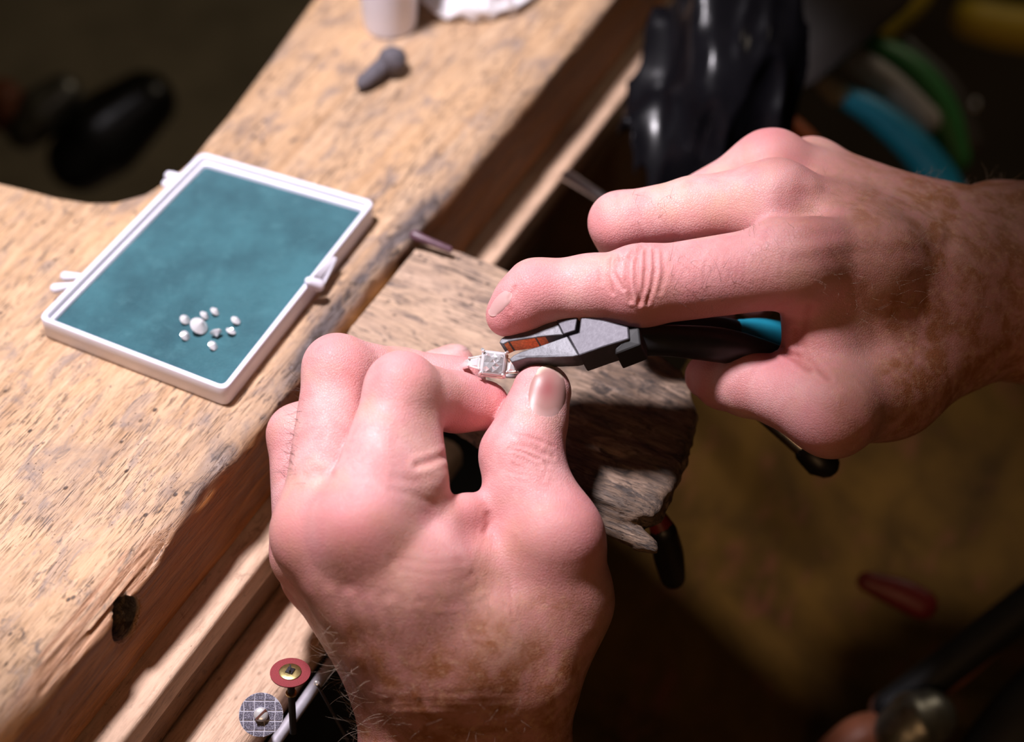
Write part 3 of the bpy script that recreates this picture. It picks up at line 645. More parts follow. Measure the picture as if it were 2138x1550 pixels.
# ------------------------------------------------------------------ ring
RNv = np.array([-.06, .17, .98]); RNv /= np.linalg.norm(RNv); rc = c2w(C3(1030, 759, 1.0))
RM = frame_from(cvec(RNv), cvec((1, -.13, 0))); RM.translation = Vector(rc)
ring = empty('diamond_ring', rc, 'white metal ring with a large square clear stone, pinched between finger and thumb', 'ring', mat=RM)
mm = .001
def sq(s, z, c=.12): return [Vector((x * s * mm, y * s * mm, z * mm)) for x, y in ((1, -1 + 2 * c), (1, 1 - 2 * c), (1 - 2 * c, 1), (-1 + 2 * c, 1), (-1, 1 - 2 * c), (-1, -1 + 2 * c), (-1 + 2 * c, -1), (1 - 2 * c, -1))]
def sqr(sz, z, n, ph, e=5.0):                        # squarish ring of n points
    o = []
    for k in range(n):
        a = 2 * math.pi * (k + ph) / n; c_, s_ = math.cos(a), math.sin(a); m = (abs(c_) ** e + abs(s_) ** e) ** (-1 / e)
        o.append(Vector((c_ * m * sz * mm, s_ * m * sz * mm, z * mm)))
    return o
v, f = loft([sqr(.18, -4.7, 16, 0), sqr(1.0, -3.9, 16, .5), sqr(1.9, -2.9, 16, 0), sqr(2.75, -1.8, 16, .5), sqr(3.7, -.5, 16, 0, 9), sqr(3.72, -.25, 16, 0, 9), sqr(3.25, .35, 16, .5, 8), sqr(2.85, .60, 16, 0, 9)])
bm = bmesh.new(); bv_ = [bm.verts.new(p) for p in v]
for q in f: bm.faces.new([bv_[i] for i in q])
bmesh.ops.triangulate(bm, faces=[q for q in bm.faces if len(q.verts) == 4])
cst = link('centre_stone', bm_mesh('centre_stone', bm), M['diamond'], ring)
bm = bmesh.new(); gv_ = {}
for i in range(7):
    for j in range(7):
        rim_ = i in (0, 6) or j in (0, 6); jx = 0 if rim_ else RNG.uniform(-.25, .25); jy = 0 if rim_ else RNG.uniform(-.25, .25)
        gv_[i, j] = bm.verts.new(((i - 3 + jx) * .96 * mm, (j - 3 + jy) * .96 * mm, (.62 if rim_ else RNG.uniform(.62, 1.25)) * mm))
for i in range(6):
    for j in range(6):
        q = [gv_[i, j], gv_[i + 1, j], gv_[i + 1, j + 1], gv_[i, j + 1]]
        for tr_ in (((0, 1, 2), (0, 2, 3)) if (i + j) % 2 else ((0, 1, 3), (1, 2, 3))): bm.faces.new([q[k] for k in tr_])
link('table_facets', bm_mesh('table_facets', bm), M['facet'], cst)
def ringtube(name, pts, r, parent, mat, n=8, closed=False):
    v, f = tube([Vector(p) * mm for p in pts], [x * mm for x in r] if hasattr(r, '__len__') else r * mm, n)
    return link(name, py_mesh(name, v, f, True), mat, parent)
for sx in (-1, 1):
    for sy in (-1, 1):
        ringtube('prong', [(2.2 * sx, 2.2 * sy, -4.5), (3.3 * sx, 3.3 * sy, -1.5), (3.75 * sx, 3.75 * sy, .1), (3.3 * sx, 3.3 * sy, .85)], (.5, .5, .55, .5), ring, M['silver'])
pr = [(3.55, -3.2), (3.55, 3.2), (3.2, 3.55), (-3.2, 3.55), (-3.55, 3.2), (-3.55, -3.2), (-3.2, -3.55), (3.2, -3.55), (3.55, -3.2), (3.55, 0)]
ringtube('basket_rail', [(x, y, -1.9) for x, y in pr], .5, ring, M['silver'])
ringtube('basket_rail', [(x * .8, y * .8, -3.6) for x, y in pr], .45, ring, M['silver'])
def band():
    L = []
    for i in range(49):
        a = math.radians(30 + 300 * i / 48); c = Vector((math.sin(a) * 9.6, 0, math.cos(a) * 9.6 - 11.0)); w = 1.2 + .5 * math.cos(a)
        rd = Vector((math.sin(a), 0, math.cos(a)))
        L.append([(c + Vector((0, 1, 0)) * math.cos(t) * w + rd * math.sin(t) * .75) * mm for t in [2 * math.pi * k / 12 for k in range(12)]])
    return loft(L)
v, f = band(); link('band', py_mesh('band', v, f, True), M['silver'], ring)
for sx in (-1, 1):
    tr = [(4.2, 1.9), (7.6, 1.15), (7.6, -1.15), (4.2, -1.9)]
    fr_ = [Vector((sx * x, y, -1.6 - .32 * (x - 4.2))) for x, y in tr]
    ringtube('shoulder_frame', [tuple(fr_[i % 4]) for i in range(5)], .42, ring, M['silver'])
    lp = lambda s, z: [Vector((sx * (5.9 + (x - 5.9) * s), y * s, -1.6 - .32 * (x - 4.2) + z)) * mm for x, y in tr]
    v, f = loft([lp(.3, -1.3), lp(.85, 0), lp(.85, .15), lp(.5, .5)]); link('side_stone', py_mesh('side_stone', v, f), M['gem'], ring)
    for k in (0, 1, 2, 3): ringtube('shoulder_prong', [tuple(fr_[k] + Vector((0, 0, -1.6))), tuple(fr_[k] + Vector((0, 0, .55)))], .4, ring, M['silver'])

# ------------------------------------------------------------------ gem box
HB = 8.0
rim = [G(78, 664, HB), G(470, 815, HB), G(784, 420, HB), G(420, 316, HB)]
qc = sum(rim) / 4; qc = np.array([qc[0], qc[1], 0])
def rpoly(pts, inset, r, n=5):                         # rounded, inset copy of the four-sided outline (mm, relative to qc)
    P = [np.array(p[:2]) - qc[:2] for p in pts]; o = []
    for i in range(4):
        a, b, c = P[i - 1], P[i], P[(i + 1) % 4]; d0 = (a - b) / np.linalg.norm(a - b); d1 = (c - b) / np.linalg.norm(c - b)
        sn = abs(d0[0] * d1[1] - d0[1] * d1[0]); q = b + (d0 + d1) * (inset / sn); rr = max(r - inset * .6, .4)
        p0, p1 = q + d0 * rr, q + d1 * rr
        for k in range(n + 1):
            t = k / n; o.append((1 - t) ** 2 * p0 + 2 * t * (1 - t) * q + t * t * p1)
    return o
def lv(inset, z, r=3.2): return [Vector((p[0] * mm, p[1] * mm, z * mm)) for p in rpoly(rim, inset, r)]
gb = empty('gem_box', qc / 1000, 'open white plastic hinged box with teal felt lying on the bench', 'box')
v, f = loft([lv(.6, .0), lv(.25, .5), lv(.0, HB - .5), lv(.2, HB - .1), lv(.5, HB), lv(1.5, HB), lv(1.8, HB - .3), lv(1.9, HB - 2.4), lv(2.7, HB - 2.6), lv(2.9, HB - 2.9), lv(3.1, 1.2)])
me = py_mesh('tray_shell', v, f, True); me.set_sharp_from_angle(angle=math.radians(50)); link('tray_shell', me, M['white_plastic'], gb)
t = NT('teal felt'); n1 = t.noise(t.map((55,) * 3), 1, 5, .6); n2 = t.noise(t.map((1800,) * 3), 1, 3); n3 = t.noise(t.map((160,) * 3, (3, 1, 0)), 1, 4)
c = t.mix(t.step(n1, .32, .68), (.011, .068, .090), (.030, .130, .158)); c = t.mix(t.math('MULTIPLY', t.step(n3, .55, .75), .3), c, (.07, .21, .24)); c = t.mix(t.math('MULTIPLY', t.step(n2, .5, .75), .18), c, (.10, .22, .27))
k_ = {'Base_Color': c, 'Roughness': .95, 'Sheen_Weight': .25, 'Normal': t.bump(n2, .6, .0006)}; M['felt'] = t.set(**k_)
v, f = loft([lv(3.15, 1.2), lv(3.15, 4.2), lv(3.6, 4.6)]); link('felt_lining', py_mesh('felt_lining', v, f), M['felt'], gb)
def blob_tube(name, pts, r, mat, parent, off):
    v, f = tube([(np.array(p) - off) / 1000 for p in pts], [x / 1000 for x in r] if hasattr(r, '__len__') else r / 1000, 12)
    return link(name, py_mesh(name, v, f, True), mat, parent)
for (a, b) in (((150, 596), (116, 603)), ((172, 578), (137, 578)), ((372, 380), (348, 385)), ((384, 370), (354, 368))):
    blob_tube('hinge_lug', [G(*a, 5.5), G(*b, 5.2)], (1.0, 1.8), M['white_plastic'], gb, qc)
bm = bmesh.new(); pts = [(692, 532, 7.6), (706, 538, 6.5), (676, 598, 4.5), (650, 606, 3.5), (640, 598, 8.6), (655, 572, 9.4)]
tv = [bm.verts.new((G(a, b, z) - qc) / 1000) for a, b, z in pts]; bv = [bm.verts.new((G(a, b, z) - qc) / 1000 - np.array([.0010, -.0006, .0028])) for a, b, z in pts]
bm.faces.new(tv); bm.faces.new(bv[::-1])
for i in range(6): bm.faces.new((tv[i], bv[i], bv[(i + 1) % 6], tv[(i + 1) % 6]))
bmesh.ops.recalc_face_normals(bm, faces=bm.faces); bmesh.ops.bevel(bm, geom=list(bm.edges), offset=.0006, segments=2, affect='EDGES', profile=.5)
link('latch_tab', bm_mesh('latch_tab', bm, True, 50), M['white_plastic'], gb)
blob_tube('latch_knob', [G(646, 588, 9.2), G(664, 596, 7.0)], (1.6, 2.2), M['white_plastic'], gb, qc)

# ------------------------------------------------------------------ loose stones on the felt
def brilliant(r, n=8):
    def rg_(rad, z, ph): return [Vector((rad * math.cos(2 * math.pi * (k + ph) / n), rad * math.sin(2 * math.pi * (k + ph) / n), z)) for k in range(n)]
    A = rg_(.56 * r, 0, 0); Bq = rg_(.80 * r, .16 * r, .5); Cq = [Vector((r * math.cos(math.pi * k / n), r * math.sin(math.pi * k / n), .32 * r)) for k in range(2 * n)]
    Dq = [v + Vector((0, 0, .07 * r)) for v in Cq]; E = rg_(.42 * r, .85 * r, .5); top = Vector((0, 0, 1.22 * r))
    V = A + Bq + Cq + Dq + E + [top]; iA, iB, iC, iD, iE, iT = 0, n, 2 * n, 4 * n, 6 * n, 7 * n; Fc = [tuple(range(n - 1, -1, -1))]
    for k in range(n):
        k1 = (k + 1) % n; c0, c1, c2, c3 = iC + 2 * k, iC + 2 * k + 1, iC + (2 * k + 2) % (2 * n), iC + (2 * k + 1) % (2 * n)
        Fc += [(iA + k, iA + k1, iB + k), (iA + k1, iB + k1, iC + (2 * k + 2) % (2 * n), iB + k), (iB + k, c1, c0), (iB + k, c2, c1)]
        Fc += [(iE + k, iD + 2 * k, iD + 2 * k + 1), (iE + k, iD + 2 * k + 1, iD + (2 * k + 2) % (2 * n)), (iE + k, iD + (2 * k + 2) % (2 * n), iE + k1), (iT, iE + k, iE + k1)]
    for k in range(2 * n): Fc.append((iC + k, iC + (k + 1) % (2 * n), iD + (k + 1) % (2 * n), iD + k))
    bm = bmesh.new(); vv = [bm.verts.new(v) for v in V]
    for q in Fc:
        try: bm.faces.new([vv[i] for i in q])
        except ValueError: pass
    return bm_mesh('gemstone', bm)
stones = [(413, 690, 3.05, 'largest loose round clear stone, in the middle of the cluster on teal felt'), (385, 673, 1.75, 'small clear stone on teal felt, upper left of the largest one'),
          (425, 664, 1.65, 'small clear stone nearly touching the largest one at its far side'), (447, 656, 1.65, 'small clear stone farthest back in the cluster on teal felt'),
          (491, 675, 1.7, 'small clear stone nearest the long latch side of the box'), (481, 698, 1.7, 'small clear stone just in front of the one nearest the latch side'),
          (451, 700, 1.95, 'small clear stone lying tipped on its side, right of the largest one'), (385, 706, 1.75, 'small clear stone on teal felt, lower left of the largest one'),
          (443, 727, 1.7, 'small clear stone frontmost in the cluster, closest to the front box wall')]
gm = brilliant(.001)
for i, (a, b, r, lab) in enumerate(stones):
    o = link('gemstone', gm.copy() if False else gm, M['gem']); p = G(a, b, 4.6); o.location = Vector(p / 1000); o.scale = (r,) * 3
    o.rotation_euler = (RNG.uniform(-.25, .15), .62 + RNG.uniform(-.14, .14), RNG.uniform(-.35, .35)); o.location.z += r * .00040
    if i == 6: o.rotation_euler = (1.9, .3, .4); o.location.z += .0012
    tag(o, lab, 'gemstone', 'loose stones on the felt')

# ------------------------------------------------------------------ rotary tools standing in the tray
def rot_tool(name, c, nrm, lab, build, cat='rotary tool'):
    cw = c2w(C3(*c)); m = frame_from(cvec(nrm), cvec((1, 0, 0))); m.translation = Vector(cw)
    o = empty(name, cw, lab, cat, mat=m); build(o); return o
def ld(name, prof, mat, par, n=36, sm=True):
    v, f = lathe([(r * mm, z * mm) for r, z in prof], n); me = py_mesh(name, v, f, sm)
    if sm: me.set_sharp_from_angle(angle=math.radians(40))
    return link(name, me, mat, par)
def red_tool(o):
    ld('abrasive_disc', [(0.1, -.5), (6.0, -.5), (6.05, -.1), (5.9, 0), (.1, 0)], M['red_disc'], o)
    ld('washer', [(0.1, 0.02), (3.3, 0.02), (3.35, .25), (3.1, .4), (1.2, .4), (.1, .4)], M['brass'], o)
    sc = [[Vector((r * math.cos(a + .4), r * math.sin(a + .4), z)) * mm for a in (0, math.pi / 2, math.pi, 3 * math.pi / 2)] for r, z in ((1.65, .4), (1.55, .9), (.15, 1.9))]
    v, f = loft(sc); link('screw_head', py_mesh('screw_head', v, f), M['dark_steel'], o)
    link('screw_slot', bm_mesh('screw_slot', box_bm(-.0002, .0002, -.0012, .0012, .0011, .00193)), M['black'], o)
    ld('shank', [(.1, -26), (1.1, -26), (1.1, -9.5), (1.5, -9.5), (1.5, -8.7), (1.1, -8.7), (1.15, -.5), (.1, -.5)], M['black'], o, 20)
    ld('collar', [(1.2, -9.3), (1.7, -9.2), (1.7, -8.6), (1.2, -8.5)], M['brass'], o, 20)
rot_tool('sanding_disc_tool', (606, 1404, 1), (.03, .80, .60), 'red abrasive disc with brass washer on a mandrel beside the wrist', red_tool)
def grid_disc_mat():
    t = NT('diamond grit disc'); n = t.noise(t.map((2600,) * 3), 1, 3)
    c = t.mix(t.step(n, .42, .7), (.075, .07, .095), (.30, .28, .36)); return t.set(Base_Color=c, Metallic=.4, Roughness=.5, Normal=t.bump(n, .6, .0003))
M['grit'] = grid_disc_mat(); M['bare_metal'] = plain('bare disc metal', (.62, .61, .70), .45, .6, var=.1, sc=900)
def grid_tool(o):
    R_ = 6.55
    ld('grinding_disc', [(0.1, -.45), (R_, -.45), (R_, -.12), (.1, -.12)], M['bare_metal'], o, 48, False)
    # grit pads between the bare lanes
    xs = [-9, -5.2, -2.05, 1.0, 4.1, 9]; ys = [-9, -4.75, -1.85, 1.1, 4.05, 9]; lane = .52
    for i in range(5):
        for j in range(5):
            x0, x1, y0, y1 = xs[i] + .16, xs[i + 1] - .16, ys[j] + lane / 2, ys[j + 1] - lane / 2; pts = []
            for k in range(6):
                for (ax_, ay_, bx_, by_) in (): pass
            per = [(x0 + (x1 - x0) * t / 5, y0) for t in range(5)] + [(x1, y0 + (y1 - y0) * t / 5) for t in range(5)] + [(x1 - (x1 - x0) * t / 5, y1) for t in range(5)] + [(x0, y1 - (y1 - y0) * t / 5) for t in range(5)]
            cx_, cy_ = np.clip((x0 + x1) / 2, -4.6, 4.6), np.clip((y0 + y1) / 2, -4.6, 4.6)
            if math.hypot(cx_, cy_) > R_ - .35: continue
            Lp = []
            for (x, y) in per:
                d = np.array([x - cx_, y - cy_]); s = 1.0
                for _ in range(24):
                    if math.hypot(cx_ + d[0] * s, cy_ + d[1] * s) <= R_ - .05: break
                    s *= .93
                q = np.array([cx_, cy_]) + d * s; q[0] += .10 * math.sin(q[1] * 1.3); Lp.append(q)
            v, f = loft([[Vector((q[0] * mm, q[1] * mm, z * mm)) for q in Lp] for z in (-.13, .07)])
            link('grit_pad', py_mesh('grit_pad', v, f), M['grit'], o)
    sh = ld('screw_head', [(.1, -.1), (1.9, -.1), (2.15, .5), (2.2, 1.1), (1.9, 1.6), (1.3, 1.85), (.1, 1.95)], M['silver'], o, 28)
    a = math.radians(45); b_ = box_bm(-.0021, .0021, -.00026, .00026, .0012, .00205); bmesh.ops.rotate(b_, cent=(0, 0, 0), matrix=Matrix.Rotation(a, 3, 'Z'), verts=b_.verts)
    link('screw_slot', bm_mesh('screw_slot', b_), M['screw_red'], o)
    ld('shank', [(.1, -34), (1.15, -34), (1.15, -.5), (.1, -.5)], M['dark_steel'], o, 20)
M['screw_red'] = plain('rusty slot', (.10, .022, .012), .6)
rot_tool('grinding_disc_tool', (545, 1493, 1), (.10, .22, .97), 'grey disc with a grid of grit squares and slotted screw, nearest the lower frame edge', grid_tool)
def ball_tool(o):
    ld('burr_head', [(.05, .95), (.6, .7), (.95, 0), (.6, -.7), (.4, -1)], M['silver'], o, 18); ld('shank', [(.1, -40), (.55, -40), (.42, -1), (.1, -1)], M['dark_steel'], o, 12)
rot_tool('ball_burr', (661, 1427, -8), (-.28, .72, .6), 'thin steel burr with a shiny ball head in the dark tray by the wrist', ball_tool, 'burr')
# --SPLIT4--
# ------------------------------------------------------------------ things on the bench top
gz = [G(756, 172, 3.4), G(778, 156, 4.2), G(797, 140, 4.8), G(812, 131, 5.6), G(822, 124, 5.8)]
gr_ = [2.6, 3.4, 3.4, 5.2, 5.0]; o3 = np.array([*gz[2][:2], 0]); th_ = []
pth = smooth_path([[*p, r] for p, r in zip(gz, gr_)], 16); v, f = tube([(p[:3] - o3) / 1000 for p in pth], pth[:, 3] / 1000, 18)
v = [Vector(p) + Vector((vnoise(p[0] * 300, p[1] * 300, p[2] * 300), vnoise(p[1] * 300 + 5, p[0] * 300, p[2] * 300), vnoise(p[2] * 300 + 9, p[0] * 300, p[1] * 300))) * .0006 for p in v]
v = [Vector((p.x, p.y, max(p.z, .0001))) for p in v]
tag(link('clay_plug', py_mesh('clay_plug', v, f, True), M['clay'], loc=o3 / 1000), 'small dark grey lump narrowing to one end, lying on the bench top', 'clay')
pc = G(815, 52, 0); cup = empty('plastic_pot', pc / 1000, 'white plastic pot standing at the far end of the bench', 'pot')
ld('pot_body', [(.1, 0), (9.2, 0), (10.0, .6), (10.4, 3), (12.2, 38), (12.3, 42), (11.2, 42), (10.8, 38), (9.2, 3), (.1, 2)], M['white_plastic'], cup, 40)
g = SDF((-26, -20, -2), (26, 20, 26), 1.0); Vv = g.new()
X, Y, Z = g.ax[0][:, None, None], g.ax[1][None, :, None], g.ax[2][None, None, :]
wr = np.abs(vnoise(X / 8, Y / 8, Z / 8)) * 3.2 + np.abs(vnoise(X / 4 + 3, Y / 4, Z / 4)) * 1.2
Vv = (np.sqrt((X / 22) ** 2 + (Y / 15) ** 2 + ((Z - 4) / (10 + .35 * X)) ** 2) - 1) * 9 + wr - 1.5; Vv = np.maximum(Vv, .4 - Z)
P, Q = surface_nets(Vv.astype(np.float32), g.lo, g.st); P = relax(P, Q, 1, .4); pc = G(992, 2, 0)
ti = link('tissue', np_mesh('tissue', P / 1000, Q), M['tissue']); ti.matrix_world = Matrix.Translation(Vector(pc / 1000)) @ Matrix.Rotation(.25, 4, 'Z'); tag(ti, 'crumpled white tissue lying beside the white plastic pot', 'tissue')
M['mauve'] = plain('mauve lacquer', (.11, .055, .075), .4, var=.25)
q0, q1 = G(866, 492, 2.2) / 1000, G(938, 521, .4) / 1000; pth = [q0, q0 * .7 + q1 * .3, q1]
v, f = tube([(p - q0) for p in pth], (.0019, .0014, .0012), 12); tag(link('clamp_lever', py_mesh('clamp_lever', v, f, True), M['mauve'], loc=q0), 'small mauve metal lever at the inner corner of the bench pin', 'lever')
rd = [c2w(C3(1185, 368, -150)), c2w(C3(1275, 428, -120)), c2w(C3(1390, 505, -95))]
v, f = tube([p - rd[0] for p in rd], (.0024, .0024, .0024), 12); tag(link('steel_rod', py_mesh('steel_rod', v, f, True), M['steel'], loc=rd[0]), 'bare steel rod pointing out from behind the bent fingers, under the bench edge', 'rod')
kb = c2w(C3(1640, 905, -45)); kp = [kb, c2w(C3(1690, 945, -45)), c2w(C3(1712, 962, -45))]; kt = empty('knob_tool', kb, 'steel pin with a round black knob below the hand that holds pliers', 'tool')
v, f = tube([c2w(C3(1560, 830, -45)) - kb, kp[1] - kb], (.0035, .0035), 12); link('pin', py_mesh('pin', v, f, True), M['steel'], kt)
v, f = tube([kp[1] - kb, kp[2] - kb, c2w(C3(1722, 968, -45)) - kb], (.0048, .0056, .0048), 16); link('knob', py_mesh('knob', v, f, True), M['black_rubber'], kt)
# ------------------------------------------------------------------ leather skin slung under the bench, tools lying in it
t = NT('brown leather'); n1 = t.noise(t.map((22,) * 3), 1, 5, .6, .5); n2 = t.noise(t.map((30, 60, 40), (2, 0, 4)), 1, 4); n3 = t.noise(t.map((700,) * 3), 1, 3)
c = t.mix(t.step(n1, .3, .7), (.022, .0105, .0018), (.070, .034, .0050)); c = t.mix(t.math('MULTIPLY', t.step(n2, .55, .72), .5), c, (.10, .026, .016))
M['leather'] = t.set(Base_Color=c, Roughness=.85, Specular_IOR_Level=.08, Normal=t.bump(n3, .4, .0006))
nx, ny = 60, 60; Lv = []
for i in range(nx):
    for j in range(ny):
        u = -200 + 540 * i / (nx - 1); w = -60 - 420 * j / (ny - 1); s = j / (ny - 1)
        z = -128 - 75 * math.sin(math.pi * min(1, s * 1.1)) - 10 * math.sin(u / 90) + 5 * float(vnoise(np.array(u / 45.), np.array(w / 45.), np.array(0.)))
        Lv.append((u / 1000, w / 1000, z / 1000))
Lf = [(i * ny + j, (i + 1) * ny + j, (i + 1) * ny + j + 1, i * ny + j + 1) for i in range(nx - 1) for j in range(ny - 1)]
lo_ = link('leather_skin', np_mesh('leather_skin', np.array(Lv), np.array(Lf)), M['leather'], mw=BMAT); mdf = lo_.modifiers.new('thick', 'SOLIDIFY'); mdf.thickness = .003
tag(lo_, 'brown leather catch skin slung below the bench, blurred behind both hands', 'leather')
def tool_tube(name, parts, lab, cat):
    o0 = c2w(C3(*parts[0][2][0][:3])); e = empty(name, o0, lab, cat)
    for nm, mat, ctrl, fl in parts:
        pth = smooth_path([[*C3(*q[:3]), q[3]] for q in ctrl], 18) if len(ctrl) > 2 else np.array([[*C3(*q[:3]), q[3]] for q in ctrl])
        v, f = tube([c2w(p[:3]) - o0 for p in pth], pth[:, 3] / 1000, 16, fl, BK); link(nm, py_mesh(nm, v, f, True), mat, e)
    return e
M['red_dark'] = plain('dark red lacquer', (.16, .012, .012), .45); M['tan_handle'] = plain('reddish wood handle', (.30, .10, .05), .5, var=.25, sc=60)
M['green'] = plain('green grip', (.06, .30, .085), .45); M['grey_grip'] = plain('pale grey grip', (.6, .56, .52), .5); M['cream'] = plain('cream collar', (.62, .56, .42), .5); M['orange'] = plain('orange handle', (.75, .16, .03), .5); M['yellow'] = plain('yellow enamel', (.6, .44, .03), .5)
M['dark_grey'] = plain('dark grey casing', (.075, .064, .060), .5, var=.15, sc=40); M['strap'] = plain('red brown strap', (.16, .055, .03), .7, var=.3, sc=80); M['pewter'] = plain('dull grey metal', (.30, .30, .27), .4, .8, var=.4, sc=150)
tool_tube('needle_file', [('handle', M['black_rubber'], [(1385, 1110, -40, 4.4), (1396, 1160, -52, 5.0), (1405, 1205, -62, 4.2)], 1), ('ferrule', M['red_dark'], [(1352, 1062, -36, 2.4), (1372, 1085, -38, 3.4), (1384, 1108, -40, 4.2)], 1)], 'tool with a black handle and dark red collar hanging below the bench pin', 'tool')
tool_tube('hammer', [('handle', M['black'], [(1860, 1478, -150, 7), (1980, 1390, -152, 7.5), (2240, 1190, -156, 8)], 1), ('head', M['pewter'], [(1885, 1530, -140, 11), (1915, 1510, -140, 12.5), (1935, 1500, -140, 11)], 1)], 'dark-handled tool with a round grey metal head at the lower right', 'hammer')
tool_tube('black_bar_tool', [('shaft', M['black'], [(2040, 1650, -146, 15), (2150, 1515, -148, 17), (2310, 1365, -152, 18)], .6)], 'broad black bar lying in the lower right corner', 'tool')
tool_tube('leather_strap', [('band', M['strap'], [(1850, 1480, -163, 6.5), (1980, 1400, -163, 8), (2110, 1290, -163, 7)], .4)], 'red-brown strap lying between the two black tools', 'strap')
tool_tube('wooden_handle_tool', [('handle', M['tan_handle'], [(1730, 1610, -150, 10), (1800, 1555, -150, 11), (1850, 1530, -150, 9)], 1)], 'tool with a reddish wooden handle at the lower frame edge, beside the grey metal head', 'tool')
tool_tube('red_pencil', [('shaft', M['red_dark'], [(1810, 1215, -168, 4), (1880, 1240, -168, 6), (1925, 1262, -168, 6)], .7)], 'dark red stub lying out of focus in the leather skin', 'stub')
# ------------------------------------------------------------------ tool rack with hanging pliers, black film
rk = empty('tool_rack', c2w(C3(1740, 60, -262)), 'dark grey tilted tool block above the coloured grips, upper right', 'rack')
bm = bmesh.new(); R0 = c2w(C3(1740, 60, -262)); pts = [(1560, -120, -262), (1930, -120, -262), (1905, 8, -262), (1702, 178, -262), (1655, 196, -262), (1618, 150, -262)]
a_ = [bm.verts.new(c2w(C3(*p)) - R0) for p in pts]; b_ = [bm.verts.new(c2w(C3(p[0] + 20, p[1] - 25, p[2] - 70)) - R0) for p in pts]
bm.faces.new(a_); bm.faces.new(b_[::-1])
for i in range(6): bm.faces.new((a_[i], b_[i], b_[(i + 1) % 6], a_[(i + 1) % 6]))
bmesh.ops.recalc_face_normals(bm, faces=bm.faces); bmesh.ops.bevel(bm, geom=list(bm.edges), offset=.004, segments=2, affect='EDGES', profile=.5)
link('block', bm_mesh('block', bm, True, 40), M['dark_grey'], rk)
tool_tube('hanging_pliers', [('collar', M['cream'], [(1722, 172, -283, 4.6), (1748, 196, -285, 5.2)], 1), ('grip', M['blue_grip'], [(1748, 196, -287, 5.2), (1830, 240, -289, 7.2), (1920, 320, -291, 8.4), (1980, 410, -293, 8.6), (2000, 500, -295, 7)], 1), ('grip', M['grey_grip'], [(1780, 118, -299, 6), (1860, 180, -301, 7), (1935, 250, -303, 6.5)], 1)], 'pliers with blue and pale grey grips hanging from the dark tool block', 'pliers')
tool_tube('green_pliers', [('grip', M['green'], [(1818, 98, -322, 7), (1900, 152, -324, 9), (1962, 235, -326, 9), (1995, 330, -328, 7)], 1), ('grip', M['dark_grey'], [(1890, 98, -350, 5), (1980, 190, -350, 6), (2024, 300, -350, 6)], 1)], 'green-gripped pliers hanging behind the blue-gripped ones', 'pliers')
tool_tube('orange_tool', [('handle', M['orange'], [(1655, 268, -250, 5), (1680, 300, -250, 6), (1715, 345, -250, 5)], 1)], 'small orange handle just behind the knuckles of the upper hand', 'tool')
tool_tube('yellow_tool', [('handle', M['yellow'], [(1846, 70, -460, 6), (1900, 15, -460, 7), (1940, -40, -460, 6)], 1)], 'yellow bar sticking out behind the dark tool block', 'tool')
tool_tube('yellow_box', [('side', M['yellow'], [(2030, 40, -560, 12), (2130, 60, -560, 13), (2300, 70, -560, 13)], .8)], 'dull yellow container at the upper right corner', 'box')
tool_tube('metal_fitting', [('ball', M['steel'], [(2032, 218, -520, 3), (2036, 222, -520, 3)], 1)], 'small shiny metal fitting glinting in the dark, upper right', 'fitting')
g = SDF((-48, -70, -40), (48, 70, 40), 1.3); X, Y, Z = g.ax[0][:, None, None], g.ax[1][None, :, None], g.ax[2][None, None, :]
rid = np.abs(vnoise(X / 23, Y / 44, Z / 23)) * 17 + np.abs(vnoise(X / 11 + 4, Y / 22, Z / 11)) * 3
Vv = (np.sqrt((X / 36) ** 2 + (Y / 58) ** 2 + (Z / 26) ** 2) - 1) * 22 + rid - 5
P, Q = surface_nets(Vv.astype(np.float32), g.lo, g.st); P = relax(P, Q, 1, .4)
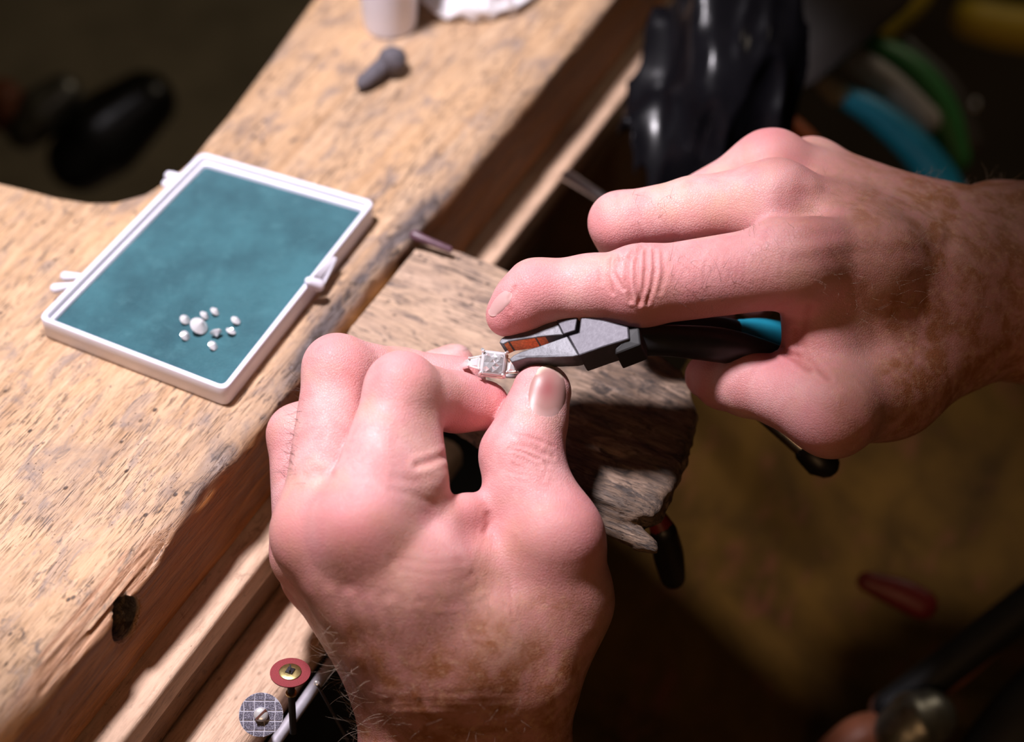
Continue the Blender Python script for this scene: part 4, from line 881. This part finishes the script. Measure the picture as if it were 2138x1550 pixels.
bb = C3(1490, 180, -172); cs, sn = math.cos(-.30), math.sin(-.30); P = np.stack([P[:, 0] * cs - P[:, 1] * sn, P[:, 0] * sn + P[:, 1] * cs, P[:, 2]], 1)
bo = c2w(bb); tag(link('plastic_bag', np_mesh('plastic_bag', c2w(P * np.array([.80, 1.02, .78]) + bb) - bo, Q), M['black_bag'], loc=bo), 'crumpled glossy black plastic bag beyond the bench edge, above the upper hand', 'bag')
# ------------------------------------------------------------------ room shell and what stands behind the bench
M['floor'] = plain('dark floor', (.085, .060, .036), .75, var=.35, sc=5); M['wall'] = plain('dim plaster', (.05, .04, .03), .9, var=.2, sc=4)
def shell(name, b): o = link(name, bm_mesh(name, b), M['wall']); tag(o, kind='structure'); return o
fl = link('floor', bm_mesh('floor', box_bm(-2, 2.5, -1.8, 2.4, -.83, -.78)), M['floor']); tag(fl, kind='structure')
shell('wall_back', box_bm(-2, 2.5, 2.3, 2.4, -.78, 1.8)); shell('wall_left', box_bm(-2.1, -2, -1.8, 2.4, -.78, 1.8)); shell('wall_right', box_bm(2.5, 2.6, -1.8, 2.4, -.78, 1.8))
M['olive'] = plain('olive board', (.42, .36, .25), .8, var=.25, sc=20); M['dark_bottle'] = plain('dark bottle', (.012, .011, .009), .3)
sh_ = bm_mesh('lower_board', box_bm(-.9, 0, .45, 1.4, -.40, -.38, .004)); tag(link('lower_board', sh_, M['olive']), 'blurred olive-brown board below the bench cut-out, upper left', 'board')
tool_tube('dark_bottle', [('body', M['dark_bottle'], [(300, 215, -430, 17), (215, 285, -430, 22), (170, 330, -430, 18)], 1)], 'blurred black bottle lying in the dark behind the cut-out', 'bottle')
tool_tube('grey_tube', [('body', M['pewter'], [(130, 195, -420, 10), (85, 235, -420, 13), (55, 270, -420, 11)], 1)], 'blurred grey metal tube beside the black bottle', 'tube')
tool_tube('tan_knob', [('knob', M['tan_handle'], [(2, 215, -420, 13), (6, 222, -420, 13), (10, 229, -420, 12)], 1)], 'blurred tan knob at the left frame edge', 'knob')
